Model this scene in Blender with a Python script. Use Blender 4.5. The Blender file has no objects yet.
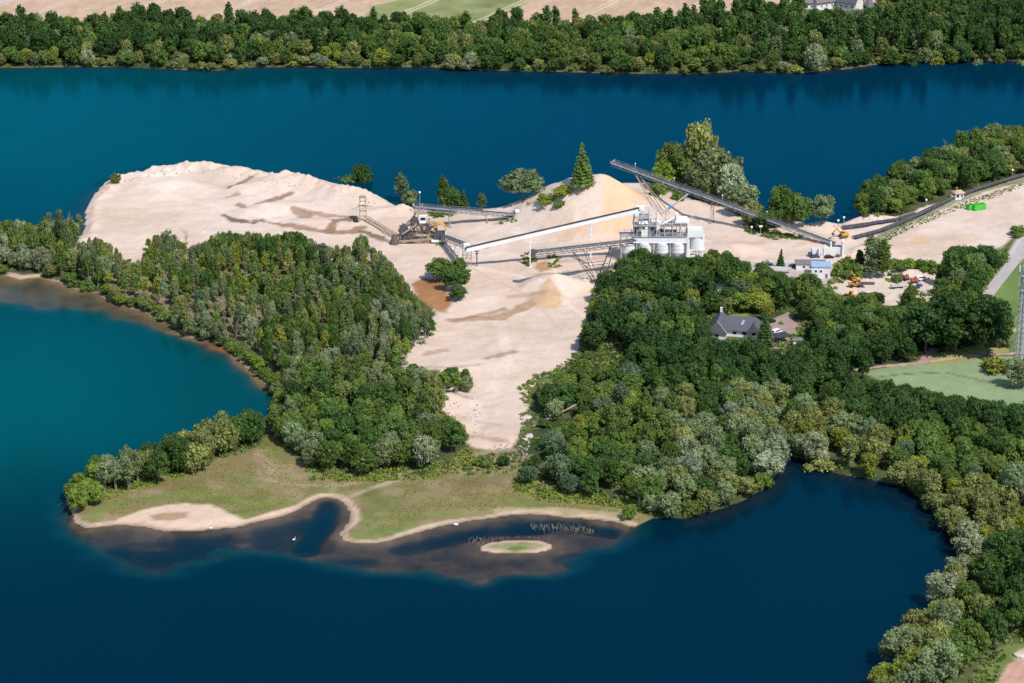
import bpy, math, random
import numpy as np
from mathutils import Vector, Matrix
PI = math.pi
R = math.radians
rnd = random.Random(11)
rng = np.random.default_rng(5)
sc = bpy.context.scene
COL = sc.collection
# ------------------------------------------------------------------ camera
W_, H_ = 1024, 683
F = 2602.0
TH = R(20.0)
CH = 366.0
cam = bpy.data.cameras.new('aerial_camera')
cam.sensor_width = 36.0
cam.lens = 36.0 * F / W_
cam.clip_start = 1.0
cam.clip_end = 30000.0
camo = bpy.data.objects.new('aerial_camera', cam)
COL.objects.link(camo)
camo.location = (0, 0, CH)
camo.rotation_euler = (PI / 2 - TH, 0, 0)
sc.camera = camo
ct, st = math.cos(TH), math.sin(TH)

def at(x, y, z=0.0):
    """the point at height z that the aerial survey pixel (x, y) looks at"""
    dx = x - 512.0
    dv = y - 341.5
    d = (dx, F * ct - dv * st, -F * st - dv * ct)
    t = (z - CH) / d[2]
    return Vector((d[0] * t, d[1] * t, z))

def to_px(X, Y, Z):
    dz = Z - CH
    depth = Y * ct - dz * st
    up = Y * st + dz * ct
    depth = np.where(depth > 5, depth, 5)
    return 512 + F * X / depth, 341.5 - F * up / depth

def scale_at(y):
    return ct * (y - 341.5 + F * math.tan(TH)) / CH

# ------------------------------------------------------------------ noise
def _hash(ix, iy, seed):
    n = (ix * 374761393 + iy * 668265263 + seed * 974634777) & 0xFFFFFFFF
    n = ((n ^ (n >> 13)) * 1274126177) & 0xFFFFFFFF
    return ((n ^ (n >> 16)) & 0xFFFF) / 65535.0

def vnoise(x, y, seed=0):
    ix = np.floor(x).astype(np.int64); iy = np.floor(y).astype(np.int64)
    fx = x - ix; fy = y - iy
    fx = fx * fx * (3 - 2 * fx); fy = fy * fy * (3 - 2 * fy)
    a = _hash(ix, iy, seed); b = _hash(ix + 1, iy, seed)
    c = _hash(ix, iy + 1, seed); d = _hash(ix + 1, iy + 1, seed)
    return (a * (1 - fx) + b * fx) * (1 - fy) + (c * (1 - fx) + d * fx) * fy

def fbm(x, y, sc_, oct_=4, seed=0):
    s = 0; amp = 0.5; tot = 0
    for k in range(oct_):
        s = s + amp * vnoise(x / sc_ + 17.3 * k, y / sc_ - 9.1 * k, seed + k)
        tot += amp; amp *= 0.5; sc_ /= 2.03
    return s / tot

def sdist(X, Y, poly):
    """signed distance to a polygon, positive inside"""
    P = np.asarray(poly, float)
    d2 = np.full(X.shape, 1e18)
    ins = np.zeros(X.shape, bool)
    n = len(P)
    for i in range(n):
        ax, ay = P[i]; bx, by = P[(i + 1) % n]
        ex, ey = bx - ax, by - ay
        wx, wy = X - ax, Y - ay
        L = ex * ex + ey * ey + 1e-12
        t = np.clip((wx * ex + wy * ey) / L, 0, 1)
        qx = wx - ex * t; qy = wy - ey * t
        d2 = np.minimum(d2, qx * qx + qy * qy)
        if ay != by:
            c = ((ay <= Y) & (by > Y)) | ((by <= Y) & (ay > Y))
            ins ^= c & (X < ax + (Y - ay) / (by - ay) * ex)
    d = np.sqrt(d2)
    return np.where(ins, d, -d)

def ldist(X, Y, line):
    P = np.asarray(line, float)
    d2 = np.full(X.shape, 1e18)
    for i in range(len(P) - 1):
        ax, ay = P[i]; bx, by = P[i + 1]
        ex, ey = bx - ax, by - ay
        wx, wy = X - ax, Y - ay
        t = np.clip((wx * ex + wy * ey) / (ex * ex + ey * ey + 1e-12), 0, 1)
        qx = wx - ex * t; qy = wy - ey * t
        d2 = np.minimum(d2, qx * qx + qy * qy)
    return np.sqrt(d2)

def inside(x, y, poly):
    c = False
    n = len(poly)
    for i in range(n):
        ax, ay = poly[i]; bx, by = poly[(i + 1) % n]
        if (ay <= y) != (by <= y) and x < ax + (y - ay) / (by - ay) * (bx - ax):
            c = not c
    return c

def sstep(a, b, x):
    t = np.clip((x - a) / (b - a), 0, 1)
    return t * t * (3 - 2 * t)

# ------------------------------------------------------------------ object helpers
def tag(o, label=None, cat=None, group=None, kind=None):
    if label: o['label'] = label
    if cat: o['category'] = cat
    if group: o['group'] = group
    if kind: o['kind'] = kind
    return o

def empty(name, loc, rz=0.0):
    o = bpy.data.objects.new(name, None)
    o.empty_display_size = 0.5
    COL.objects.link(o)
    o.location = loc
    o.rotation_euler = (0, 0, rz)
    return o

class MB:
    def __init__(s):
        s.v = []; s.f = []
    def add(s, vs, fs):
        b = len(s.v)
        s.v += [tuple(p) for p in vs]
        s.f += [tuple(i + b for i in f) for f in fs]
        return s
    def box(s, c, size, rz=0.0, taper=1.0):
        x, y, z = size[0] / 2, size[1] / 2, size[2] / 2
        cr, sr = math.cos(rz), math.sin(rz)
        vs = []
        for dz, k in ((-z, 1.0), (z, taper)):
            for dx, dy in ((-x, -y), (x, -y), (x, y), (-x, y)):
                dx *= k; dy *= k
                vs.append((c[0] + dx * cr - dy * sr, c[1] + dx * sr + dy * cr, c[2] + dz))
        return s.add(vs, [(3, 2, 1, 0), (4, 5, 6, 7), (0, 1, 5, 4), (1, 2, 6, 5), (2, 3, 7, 6), (3, 0, 4, 7)])
    def beam(s, p0, p1, w, h=None):
        h = h or w
        p0 = Vector(p0); p1 = Vector(p1)
        d = (p1 - p0)
        if d.length < 1e-6: return s
        d.normalize()
        up = Vector((0, 0, 1)) if abs(d.z) < 0.95 else Vector((0, 1, 0))
        sx = d.cross(up).normalized(); uz = sx.cross(d)
        vs = []
        for p in (p0, p1):
            for a, b in ((-1, -1), (1, -1), (1, 1), (-1, 1)):
                vs.append(p + sx * (a * w / 2) + uz * (b * h / 2))
        return s.add(vs, [(3, 2, 1, 0), (4, 5, 6, 7), (0, 1, 5, 4), (1, 2, 6, 5), (2, 3, 7, 6), (3, 0, 4, 7)])
    def tube(s, p0, p1, r0, r1=None, n=8):
        r1 = r0 if r1 is None else r1
        p0 = Vector(p0); p1 = Vector(p1)
        d = (p1 - p0).normalized()
        up = Vector((0, 0, 1)) if abs(d.z) < 0.95 else Vector((0, 1, 0))
        sx = d.cross(up).normalized(); uz = sx.cross(d)
        vs = []
        for p, r in ((p0, r0), (p1, r1)):
            for k in range(n):
                a = 2 * PI * k / n
                vs.append(p + sx * (math.cos(a) * r) + uz * (math.sin(a) * r))
        fs = [(k, (k + 1) % n, n + (k + 1) % n, n + k) for k in range(n)]
        fs += [tuple(range(n))[::-1], tuple(range(n, 2 * n))]
        return s.add(vs, fs)
    def lathe(s, c, prof, n=20):
        vs = []
        for r, z in prof:
            for k in range(n):
                a = 2 * PI * k / n
                vs.append((c[0] + r * math.cos(a), c[1] + r * math.sin(a), c[2] + z))
        fs = []
        for j in range(len(prof) - 1):
            for k in range(n):
                fs.append((j * n + k, j * n + (k + 1) % n, (j + 1) * n + (k + 1) % n, (j + 1) * n + k))
        fs.append(tuple(range(n))[::-1]); fs.append(tuple(range((len(prof) - 1) * n, len(prof) * n)))
        return s.add(vs, fs)
    def prism(s, pts, z0, z1, axis='z'):
        n = len(pts)
        if axis == 'z':
            vs = [(p[0], p[1], z0) for p in pts] + [(p[0], p[1], z1) for p in pts]
        elif axis == 'y':
            vs = [(p[0], z0, p[1]) for p in pts] + [(p[0], z1, p[1]) for p in pts]
        else:
            vs = [(z0, p[0], p[1]) for p in pts] + [(z1, p[0], p[1]) for p in pts]
        fs = [(k, (k + 1) % n, n + (k + 1) % n, n + k) for k in range(n)]
        fs += [tuple(range(n))[::-1], tuple(range(n, 2 * n))]
        return s.add(vs, fs)
    def build(s, name, mat, parent=None, smooth=False):
        me = bpy.data.meshes.new(name)
        me.from_pydata(s.v, [], s.f)
        me.validate()
        me.materials.append(mat)
        if smooth: me.shade_smooth()
        o = bpy.data.objects.new(name, me)
        COL.objects.link(o)
        if parent is not None: o.parent = parent
        import bmesh
        bm = bmesh.new(); bm.from_mesh(me)
        bmesh.ops.recalc_face_normals(bm, faces=bm.faces)
        bm.to_mesh(me); bm.free()
        return o

def np_mesh(name, V, Q, mat, attrs=None, smooth=False):
    """mesh from numpy arrays; Q is (n,4) or (n,3)"""
    me = bpy.data.meshes.new(name)
    V = np.asarray(V, np.float32); Q = np.asarray(Q, np.int32)
    k = Q.shape[1]
    me.vertices.add(len(V)); me.vertices.foreach_set('co', V.ravel())
    me.loops.add(Q.size); me.loops.foreach_set('vertex_index', Q.ravel())
    me.polygons.add(len(Q))
    me.polygons.foreach_set('loop_start', np.arange(0, Q.size, k, dtype=np.int32))
    try:
        me.polygons.foreach_set('loop_total', np.full(len(Q), k, np.int32))
    except Exception:
        pass
    me.update(calc_edges=True)
    me.materials.append(mat)
    for an, (typ, arr) in (attrs or {}).items():
        a = me.attributes.new(an, typ, 'POINT')
        a.data.foreach_set('color' if typ == 'FLOAT_COLOR' else 'value', np.asarray(arr, np.float32).ravel())
    if smooth: me.shade_smooth()
    return me

# ------------------------------------------------------------------ materials
def newmat(name):
    m = bpy.data.materials.new(name); m.use_nodes = True
    nt = m.node_tree; nt.nodes.clear()
    out = nt.nodes.new('ShaderNodeOutputMaterial')
    return m, nt, out

def paint(name, col, rough=0.6, var=0.15, scl=0.8, metal=0.0, streak=False, dirt=None):
    """painted / weathered surface: base colour with noise wear and dirt patches"""
    m, nt, out = newmat(name)
    N = nt.nodes; L = nt.links
    b = N.new('ShaderNodeBsdfPrincipled')
    b.inputs['Roughness'].default_value = rough; b.inputs['Metallic'].default_value = metal
    b.inputs['Specular IOR Level'].default_value = 0.3
    tc = N.new('ShaderNodeTexCoord')
    mp = N.new('ShaderNodeMapping'); L.new(tc.outputs['Object'], mp.inputs[0])
    if streak: mp.inputs['Scale'].default_value = (1, 1, 0.25)
    n1 = N.new('ShaderNodeTexNoise'); n1.inputs['Scale'].default_value = scl; n1.inputs['Detail'].default_value = 5
    L.new(mp.outputs[0], n1.inputs['Vector'])
    r = N.new('ShaderNodeMapRange'); r.inputs[1].default_value = 0.3; r.inputs[2].default_value = 0.7
    r.inputs[3].default_value = 1 - var; r.inputs[4].default_value = 1 + var * 0.5
    L.new(n1.outputs[0], r.inputs[0])
    mx = N.new('ShaderNodeMix'); mx.data_type = 'RGBA'; mx.blend_type = 'MULTIPLY'; mx.inputs[0].default_value = 1
    mx.inputs[6].default_value = (*col, 1); L.new(r.outputs[0], mx.inputs[7])
    last = mx.outputs[2]
    if dirt:
        n2 = N.new('ShaderNodeTexNoise'); n2.inputs['Scale'].default_value = scl * 0.6; n2.inputs['Detail'].default_value = 6
        L.new(mp.outputs[0], n2.inputs['Vector'])
        r2 = N.new('ShaderNodeMapRange'); r2.inputs[1].default_value = 0.52; r2.inputs[2].default_value = 0.68
        L.new(n2.outputs[0], r2.inputs[0])
        m2 = N.new('ShaderNodeMix'); m2.data_type = 'RGBA'; m2.inputs[7].default_value = (*dirt, 1)
        L.new(last, m2.inputs[6])
        sc2 = N.new('ShaderNodeMath'); sc2.operation = 'MULTIPLY'; sc2.inputs[1].default_value = 0.6
        L.new(r2.outputs[0], sc2.inputs[0]); L.new(sc2.outputs[0], m2.inputs[0]); last = m2.outputs[2]
    L.new(last, b.inputs['Base Color'])
    L.new(b.outputs[0], out.inputs[0])
    return m

RUST = (0.16, 0.09, 0.05)
SANDD = (0.45, 0.36, 0.27)
M = dict(
    white=paint('white_paint', (0.88, 0.88, 0.86), 0.55, 0.05, 0.12, dirt=(0.74, 0.68, 0.60), streak=True),
    steel=paint('galvanised_steel', (0.40, 0.41, 0.43), 0.5, 0.25, 0.6, 0.2, dirt=RUST),
    light=paint('pale_grey_steel', (0.60, 0.60, 0.60), 0.5, 0.2, 0.6, 0.0, dirt=(0.35, 0.27, 0.2)),
    dsteel=paint('dark_steel', (0.09, 0.095, 0.11), 0.6, 0.3, 0.7, dirt=RUST),
    belt=paint('belt_rubber', (0.035, 0.036, 0.042), 0.8, 0.3, 0.3, dirt=(0.2, 0.16, 0.12)),
    tan=paint('sand_caked_steel', (0.42, 0.32, 0.22), 0.8, 0.3, 0.9, dirt=RUST),
    yellow=paint('yellow_paint', (0.68, 0.36, 0.05), 0.6, 0.3, 1.4, dirt=(0.22, 0.17, 0.12)),
    orange=paint('orange_paint', (0.55, 0.24, 0.07), 0.6, 0.3, 1.4, dirt=(0.25, 0.2, 0.15)),
    green=paint('bright_green_paint', (0.07, 0.55, 0.06), 0.5, 0.12, 0.8, dirt=(0.05, 0.3, 0.05)),
    rust=paint('rusty_scrap', (0.22, 0.09, 0.05), 0.9, 0.4, 1.2),
    concrete=paint('concrete', (0.50, 0.48, 0.44), 0.85, 0.2, 0.5, dirt=(0.3, 0.26, 0.22), streak=True),
    plaster=paint('white_plaster', (0.80, 0.79, 0.77), 0.8, 0.08, 0.5, dirt=(0.62, 0.58, 0.54), streak=True),
    slate=paint('slate_roof', (0.11, 0.11, 0.13), 0.7, 0.25, 1.5, dirt=(0.07, 0.075, 0.06)),
    slate2=paint('grey_brown_roof', (0.20, 0.165, 0.16), 0.8, 0.25, 1.5),
    brick=paint('red_brick', (0.32, 0.14, 0.09), 0.85, 0.25, 1.5),
    blueroof=paint('pale_blue_sheet', (0.30, 0.44, 0.62), 0.5, 0.12, 0.5, dirt=(0.38, 0.42, 0.46)),
    tanroof=paint('tan_tile_roof', (0.55, 0.36, 0.27), 0.8, 0.2, 1.2),
    felt=paint('dark_felt', (0.05, 0.052, 0.065), 0.85, 0.25, 0.8),
    glass=paint('window_glass', (0.02, 0.03, 0.045), 0.15, 0.1, 1.0),
    tyre=paint('tyre_rubber', (0.025, 0.025, 0.025), 0.85, 0.2, 2.0),
    carwhite=paint('white_car_paint', (0.78, 0.78, 0.78), 0.3, 0.05, 1.0),
    carblack=paint('black_car_paint', (0.02, 0.022, 0.03), 0.25, 0.1, 1.0),
    carblue=paint('blue_car_paint', (0.04, 0.09, 0.22), 0.3, 0.1, 1.0),
    red=paint('red_paint', (0.38, 0.10, 0.07), 0.7, 0.35, 1.4, dirt=(0.4, 0.33, 0.27)),
    blue=paint('blue_paint', (0.05, 0.25, 0.60), 0.5, 0.15, 1.0),
    bark=paint('bark', (0.15, 0.115, 0.09), 0.9, 0.4, 1.5),
    palebark=paint('pale_bark', (0.34, 0.28, 0.24), 0.9, 0.4, 1.5),
    deadwood=paint('dead_wood', (0.36, 0.30, 0.26), 0.9, 0.3, 1.5),
    feather=paint('white_feathers', (0.8, 0.8, 0.78), 0.8, 0.05, 3),
    beak=paint('orange_beak', (0.7, 0.25, 0.04), 0.6, 0.05, 3),
)

def leafmat():
    m, nt, out = newmat('foliage')
    N = nt.nodes; L = nt.links
    oi = N.new('ShaderNodeObjectInfo')
    at_ = N.new('ShaderNodeAttribute'); at_.attribute_name = 'tint'
    mx = N.new('ShaderNodeMix'); mx.data_type = 'RGBA'; mx.blend_type = 'MULTIPLY'; mx.inputs[0].default_value = 1
    L.new(oi.outputs['Color'], mx.inputs[6]); L.new(at_.outputs['Color'], mx.inputs[7])
    d = N.new('ShaderNodeBsdfPrincipled'); d.inputs['Roughness'].default_value = 0.65
    d.inputs['Specular IOR Level'].default_value = 0.18
    L.new(mx.outputs[2], d.inputs['Base Color'])
    t = N.new('ShaderNodeBsdfTranslucent')
    hs = N.new('ShaderNodeMix'); hs.data_type = 'RGBA'; hs.blend_type = 'MULTIPLY'; hs.inputs[0].default_value = 1
    hs.inputs[7].default_value = (1.3, 1.25, 0.6, 1); L.new(mx.outputs[2], hs.inputs[6]); L.new(hs.outputs[2], t.inputs['Color'])
    ms = N.new('ShaderNodeMixShader'); ms.inputs[0].default_value = 0.28
    L.new(d.outputs[0], ms.inputs[1]); L.new(t.outputs[0], ms.inputs[2])
    L.new(ms.outputs[0], out.inputs[0])
    return m
M['leaf'] = leafmat()
# ------------------------------------------------------------------ shore outlines (traced on the water surface)
def wpoly(px, z=0.0):
    return [tuple(at(x, y, z)[:2]) for x, y in px]

MAIN_PX = [(-60, 238), (-20, 233), (20, 236), (50, 236), (80, 236), (84, 225), (84, 213), (88, 202), (95, 193), (105, 184), (125, 176), (150, 170),
    (175, 166), (200, 165), (230, 169), (270, 177), (300, 184), (330, 190), (362, 194), (385, 201), (400, 208), (415, 210), (430, 210), (450, 211),
    (475, 212), (500, 209), (512, 205), (535, 204), (550, 203), (575, 198), (600, 190), (622, 183), (640, 183), (655, 180), (668, 172), (700, 168),
    (728, 178), (742, 192), (756, 207), (768, 214), (785, 214), (800, 222), (812, 226), (830, 225), (837, 224), (851, 222), (866, 217), (862, 211),
    (868, 203), (885, 194), (905, 180), (940, 163), (980, 150), (1024, 140), (1100, 120)]
MAIN2_PX = [(850, 735), (862, 712), (872, 695), (885, 672), (905, 647), (925, 624), (943, 600), (955, 580), (968, 562), (966, 550), (945, 527), (925, 505),
    (905, 488), (870, 480), (835, 474), (808, 464), (800, 459), (790, 457), (783, 463), (775, 476), (762, 490), (745, 500), (720, 510), (700, 515),
    (685, 519), (665, 519), (655, 519), (634, 527), (620, 522), (600, 520), (560, 516), (530, 513), (500, 516), (470, 520), (445, 525), (420, 531),
    (395, 538), (375, 543), (358, 543), (345, 540), (341, 533), (350, 522), (351, 512), (345, 503), (338, 498), (330, 497), (321, 497), (311, 501),
    (293, 512), (281, 516), (256, 521), (240, 526), (215, 529), (190, 531), (165, 530), (140, 525), (120, 524), (100, 526), (88, 528), (76, 523),
    (72, 516), (70, 506), (66, 501), (70, 493), (90, 484), (120, 476), (150, 468), (180, 460), (210, 449), (240, 438), (262, 428), (272, 412),
    (274, 398), (270, 388), (262, 378), (248, 367), (235, 354), (218, 343), (188, 336), (165, 322), (140, 310), (112, 303), (100, 293), (84, 291),
    (60, 282), (40, 277), (20, 279), (10, 276), (-10, 274), (-60, 270)]
MAINW = wpoly(MAIN_PX) + [(700, 1400), (2500, 1450), (2500, 300), (300, 300), (150, 560)] + wpoly(MAIN2_PX) + [(-900, 860), (-900, 1010)]
FARW = wpoly([(-300, 66), (-60, 67), (0, 68), (60, 67), (115, 67), (160, 69), (215, 71), (256, 67), (300, 67), (340, 68), (380, 68), (430, 67), (455, 70), (512, 71), (560, 72), (600, 73),
    (640, 74), (690, 74), (720, 73), (740, 71), (768, 73), (800, 73), (815, 72), (830, 70), (850, 69), (880, 64), (910, 62), (960, 61), (1024, 61), (1100, 60), (1400, 58)]) + [(1700, 1450), (9000, 1500), (9000, 20000), (-9000, 20000), (-9000, 1400)]
WESTW = [(-700, -3000), (-750, 700), (-850, 1000), (-800, 1800), (-9000, 2500), (-9000, -3000)]
NEARW = [(-9000, 380), (-300, 350), (0, 380), (200, 330), (9000, 380), (9000, -4000), (-9000, -4000)]
EASTW = [(2400, 2500), (2400, -500), (9000, -500), (9000, 2500)]
ISLEW = wpoly([(480, 547), (488, 543.5), (503, 541.5), (520, 541), (540, 541.5), (550, 545), (551, 549), (538, 552), (518, 553), (498, 552.5), (484, 551)])
SH1W = wpoly([(-30, 280), (0, 268), (60, 275), (100, 285), (190, 330), (250, 360), (250, 368), (225, 356), (200, 345), (185, 341), (162, 333), (125, 322), (95, 313), (62, 309), (37, 310), (17, 307), (-10, 300), (-30, 300)])
SH2W = wpoly([(60, 500), (64, 522), (72, 534), (90, 553), (108, 564), (130, 572), (150, 574), (170, 573), (200, 563), (225, 555), (256, 553), (293, 559), (331, 567), (356, 570), (406, 573), (431, 577), (456, 581), (481, 583), (512, 577),
    (549, 577), (574, 568), (594, 555), (617, 542), (640, 527), (640, 500), (340, 480), (250, 480)])
SH3W = wpoly([(205, 345), (230, 366), (248, 385), (262, 392), (275, 400), (290, 395), (260, 360), (240, 350)])

# ------------------------------------------------------------------ one ground sheet
def axis(a, b, step, lo, hi, g=1.18):
    v = list(np.arange(a, b + step / 2, step))
    s = step; x = v[0]; L_ = []
    while x > lo:
        s *= g; x -= s; L_.append(x)
    s = step; x = v[-1]; U_ = []
    while x < hi:
        s *= g; x += s; U_.append(x)
    return np.array(L_[::-1] + v + U_)
GX = axis(-345, 345, 1.3, -9000, 9000)
GY = axis(660, 1710, 1.4, -3000, 20000)
NX, NY = len(GX), len(GY)
XX, YY = np.meshgrid(GX, GY)
dm = sdist(XX, YY, MAINW)
dl = dm
for p_ in (FARW, WESTW, NEARW, EASTW):
    dl = np.maximum(dl, sdist(XX, YY, p_))
di = sdist(XX, YY, ISLEW)
s1 = np.maximum(sdist(XX, YY, SH1W), sdist(XX, YY, SH3W) * 0.7)
s2 = sdist(XX, YY, SH2W)
wob = (fbm(XX, YY, 6, 3, 3) - 0.5)
dl = dl + wob * 1.2
PX, PY = to_px(XX, YY, np.full_like(XX, 1.5))
vis = (PX > -200) & (PX < 1224) & (PY > -60) & (PY < 760)
PXc = PX; PYc = PY
S = PYc * 2.6      # stretched so distances are about square on the ground
def pm(poly, soft=2.0, jit=3.0, seed=1):
    """soft mask of a ground patch"""
    P = [(x, y * 2.6) for x, y in poly]
    xs = [p[0] for p in P]; ys = [p[1] for p in P]
    box = (PX > min(xs) - 15) & (PX < max(xs) + 15) & (S > min(ys) - 15) & (S < max(ys) + 15) & vis
    out = np.zeros_like(PX)
    d = sdist(PX[box], S[box], P) + (fbm(XX[box], YY[box], 5, 4, seed) - 0.5) * 2 * jit
    out[box] = sstep(-soft, soft, d)
    return out
def lm(line, w, soft=1.5, jit=2.0, seed=2):
    P = [(x, y * 2.6) for x, y in line]
    xs = [p[0] for p in P]; ys = [p[1] for p in P]
    m_ = w + 12
    box = (PX > min(xs) - m_) & (PX < max(xs) + m_) & (S > min(ys) - m_) & (S < max(ys) + m_) & vis
    out = np.zeros_like(PX)
    d = w - ldist(PX[box], S[box], P) + (fbm(XX[box], YY[box], 4, 4, seed) - 0.5) * 2 * jit
    out[box] = sstep(-soft, soft, d)
    return out

SAND = [(66, 256), (78, 245), (82, 225), (82, 212), (86, 200), (95, 189), (105, 181), (125, 172), (150, 166), (175, 162), (200, 160), (230, 163), (270, 170), (300, 178), (330, 186), (362, 190),
    (385, 197), (400, 204), (430, 206), (475, 207), (512, 200), (550, 195), (600, 185), (640, 178), (655, 186), (690, 200), (720, 208), (750, 222), (775, 230), (800, 220), (830, 221), (866, 213),
    (880, 219), (900, 216), (930, 206), (955, 197), (990, 188), (1060, 168), (1060, 215), (1024, 228), (1005, 245), (985, 262), (950, 268), (900, 268), (870, 268), (835, 272), (800, 275), (740, 285), (640, 290), (600, 300), (596, 320),
    (583, 350), (562, 368), (540, 380), (530, 392), (528, 415), (522, 432), (512, 447), (490, 450), (470, 447), (455, 432), (432, 412), (425, 395), (440, 372), (405, 370), (398, 355), (420, 330), (436, 315), (425, 300), (400, 290), (380, 272), (355, 264), (300, 258), (240, 256), (200, 262), (186, 272), (142, 284), (112, 266)]
YARD = [(826, 283), (835, 276), (860, 274), (885, 268), (930, 268), (945, 275), (940, 300), (925, 308), (890, 306), (860, 300), (830, 292)]

nB = fbm(XX, YY, 60, 4, 21); nM = fbm(XX, YY, 14, 4, 31); nF = fbm(XX, YY, 3.2, 3, 41); nH = fbm(XX, YY, 1.6, 2, 51)
m_sand = np.maximum(pm(SAND, 2, 4, 5), pm(YARD, 2, 3, 6))
land = dl
Z = np.where(land > 0, 1.7 * (1 - np.exp(-np.maximum(land, 0) / 4.5)), 0)
Z += sstep(3, 12, land) * ((nM - 0.5) * 0.7 + (nF - 0.5) * 0.25)
low = pm([(70, 512), (180, 440), (300, 440), (420, 470), (520, 440), (640, 490), (650, 530), (340, 560), (60, 540)], 6, 3, 9)
Z = np.where(land > 0, Z * (1 - 0.35 * low), Z)
# sand relief
sdz = m_sand * sstep(4, 14, land)
Z += sdz * ((nM - 0.5) * 0.9 + (nF - 0.5) * 0.35)
def mound(px, py, h, r, rx=1.0, p=1.0, seed=3, jag=0.12):
    global Z
    c = at(px, py, 1.5)
    q = np.sqrt(((XX - c.x) / rx) ** 2 + (YY - c.y) ** 2)
    q = q * (1 + (fbm(XX, YY, r * 0.5, 4, seed + int(px)) - 0.5) * jag * 2)
    t = np.clip(1 - q / r, 0, 1)
    t = np.where(t > 0, (t ** p), 0)
    top = 0.93
    t = np.where(t > top, top + (t - top) * 0.4, t)
    Z = Z + 0 * Z + h * t * (land > 0)
MOUNDS = [  # base x, y, height, radius, x stretch, power
    (603, 221, 20.5, 36, 1.15, 1.0), (566, 216, 7, 22, 1.6, 1.1), (648, 204, 4, 20, 1.4, 1.2),
    (556, 288, 6.5, 15, 1.15, 1.0), (548, 301, 3.6, 8.5, 1.1, 1.0), (590, 276, 2.0, 9, 1.3, 1.3),
    (165, 190, 4.6, 20, 1.4, 1.0), (320, 188, 4.6, 22, 1.9, 1.1), (283, 184, 3.6, 16, 1.6, 1.1), (235, 176, 3.5, 18, 2.2, 1.3), (130, 182, 2.5, 14, 2.0, 1.2), (190, 168, 2.2, 9, 3.0, 1.2),
    (350, 200, 3.6, 15, 1.6, 1.0), (300, 209, 3.0, 13, 1.9, 1.0), (262, 212, 3.4, 9, 1.7, 1.0), (318, 224, 2.6, 9, 2.2, 1.0), (240, 190, 2.6, 9, 1.8, 1.0), (395, 212, 2.0, 10, 2.2, 1.2), (520, 212, 3.0, 13, 2.6, 1.1), (545, 207, 4.0, 14, 1.6, 1.1),
    (822, 228, 4.0, 9, 1.5, 1.1), (869, 219, 2.6, 6, 2.6, 1.0), (862, 252, 3.0, 6.5, 1.2, 1.0), (842, 239, 1.8, 6, 1.2, 1.2), (735, 250, 3.0, 13, 1.5, 1.2),
    (848, 282, 2.8, 6, 1.7, 1.0), (905, 276, 3.0, 8, 2.4, 1.1), (923, 232, 1.6, 9, 1.5, 1.3), (962, 258, 1.2, 8, 2.0, 1.3),
    (455, 400, 2.2, 10, 1.4, 1.1), (483, 365, 1.8, 16, 2.4, 1.4), (500, 300, 1.8, 22, 1.8, 1.4), (430, 350, 1.6, 14, 1.5, 1.3), (450, 425, 1.6, 8, 1.6, 1.2), (513, 348, 1.2, 18, 1.4, 1.4), (260, 455, 2.4, 18, 1.5, 1.3), (470, 492, 1.4, 16, 2.6, 1.3)]
for mm in MOUNDS: mound(*mm)
# rough sandy edge lip of the back bank
lip = pm([(80, 245), (82, 200), (130, 165), (200, 155), (300, 175), (400, 200), (420, 215), (300, 190), (200, 172), (130, 182), (100, 200), (95, 240)], 4, 4, 12)
Z += lip * sstep(1.5, 6, land) * (1.0 + (nF - 0.5) * 3.6 + (nM - 0.5) * 2.2 + (nH - .5) * 1.2)
# the island and the lake bed
dI = di + wob * 0.5
bed = -np.minimum(np.maximum(-np.maximum(land, -1e9), 0) * 0.45, 9.0)
sh = np.maximum(s1, s2)
shallow = 0.25 + 0.75 * fbm(XX, YY, 16, 3, 77) * sstep(0, 14, -land) + 0.15 * (nM - 0.5)
chan = lm([(330, 500), (325, 520), (305, 545)], 11, 6, 4, 4) * 1.6 + lm([(400, 545), (450, 535), (500, 528), (560, 518), (610, 528)], 9, 8, 3, 4) * 1.0 + lm([(100, 545), (170, 552), (230, 545), (300, 560), (370, 558)], 7, 9, 5, 5) * 0.8
shallow = shallow + np.clip(chan, 0, 1.6) * 1.3 + 1.1 * sstep(.5, .66, fbm(XX * .5, YY, 13, 4, 141)) * sstep(-3, -10, land) * (s2 > -8)
shallow = shallow * sstep(0, 7, -land) * np.where(di > -9, np.clip(-di / 9, 0.12, 1), 1)
edge = sh - 2.5 + (fbm(XX, YY, 9, 4, 88) - 0.5) * 9
drop = np.maximum(-edge, 0)
bed_sh = -(shallow + drop * 0.6)
bed = np.where(land < 0, np.where(edge > -16, np.maximum(np.maximum(bed, bed_sh), -9.0) if False else np.maximum(bed_sh, -9.0), bed), bed)
bed = np.where((land < 0) & (edge <= -16), np.minimum(bed, -2 - 0 * bed), bed)
Z = np.where(land > 0, np.maximum(Z, 0.0), bed)
Z = np.where(dI > -1.2, np.maximum(Z, 0.55 * (1 - np.exp(-(dI + 0.25) / 1.6)) + np.where(dI > 1, (nF - 0.5) * 0.25, 0)), Z)

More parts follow.
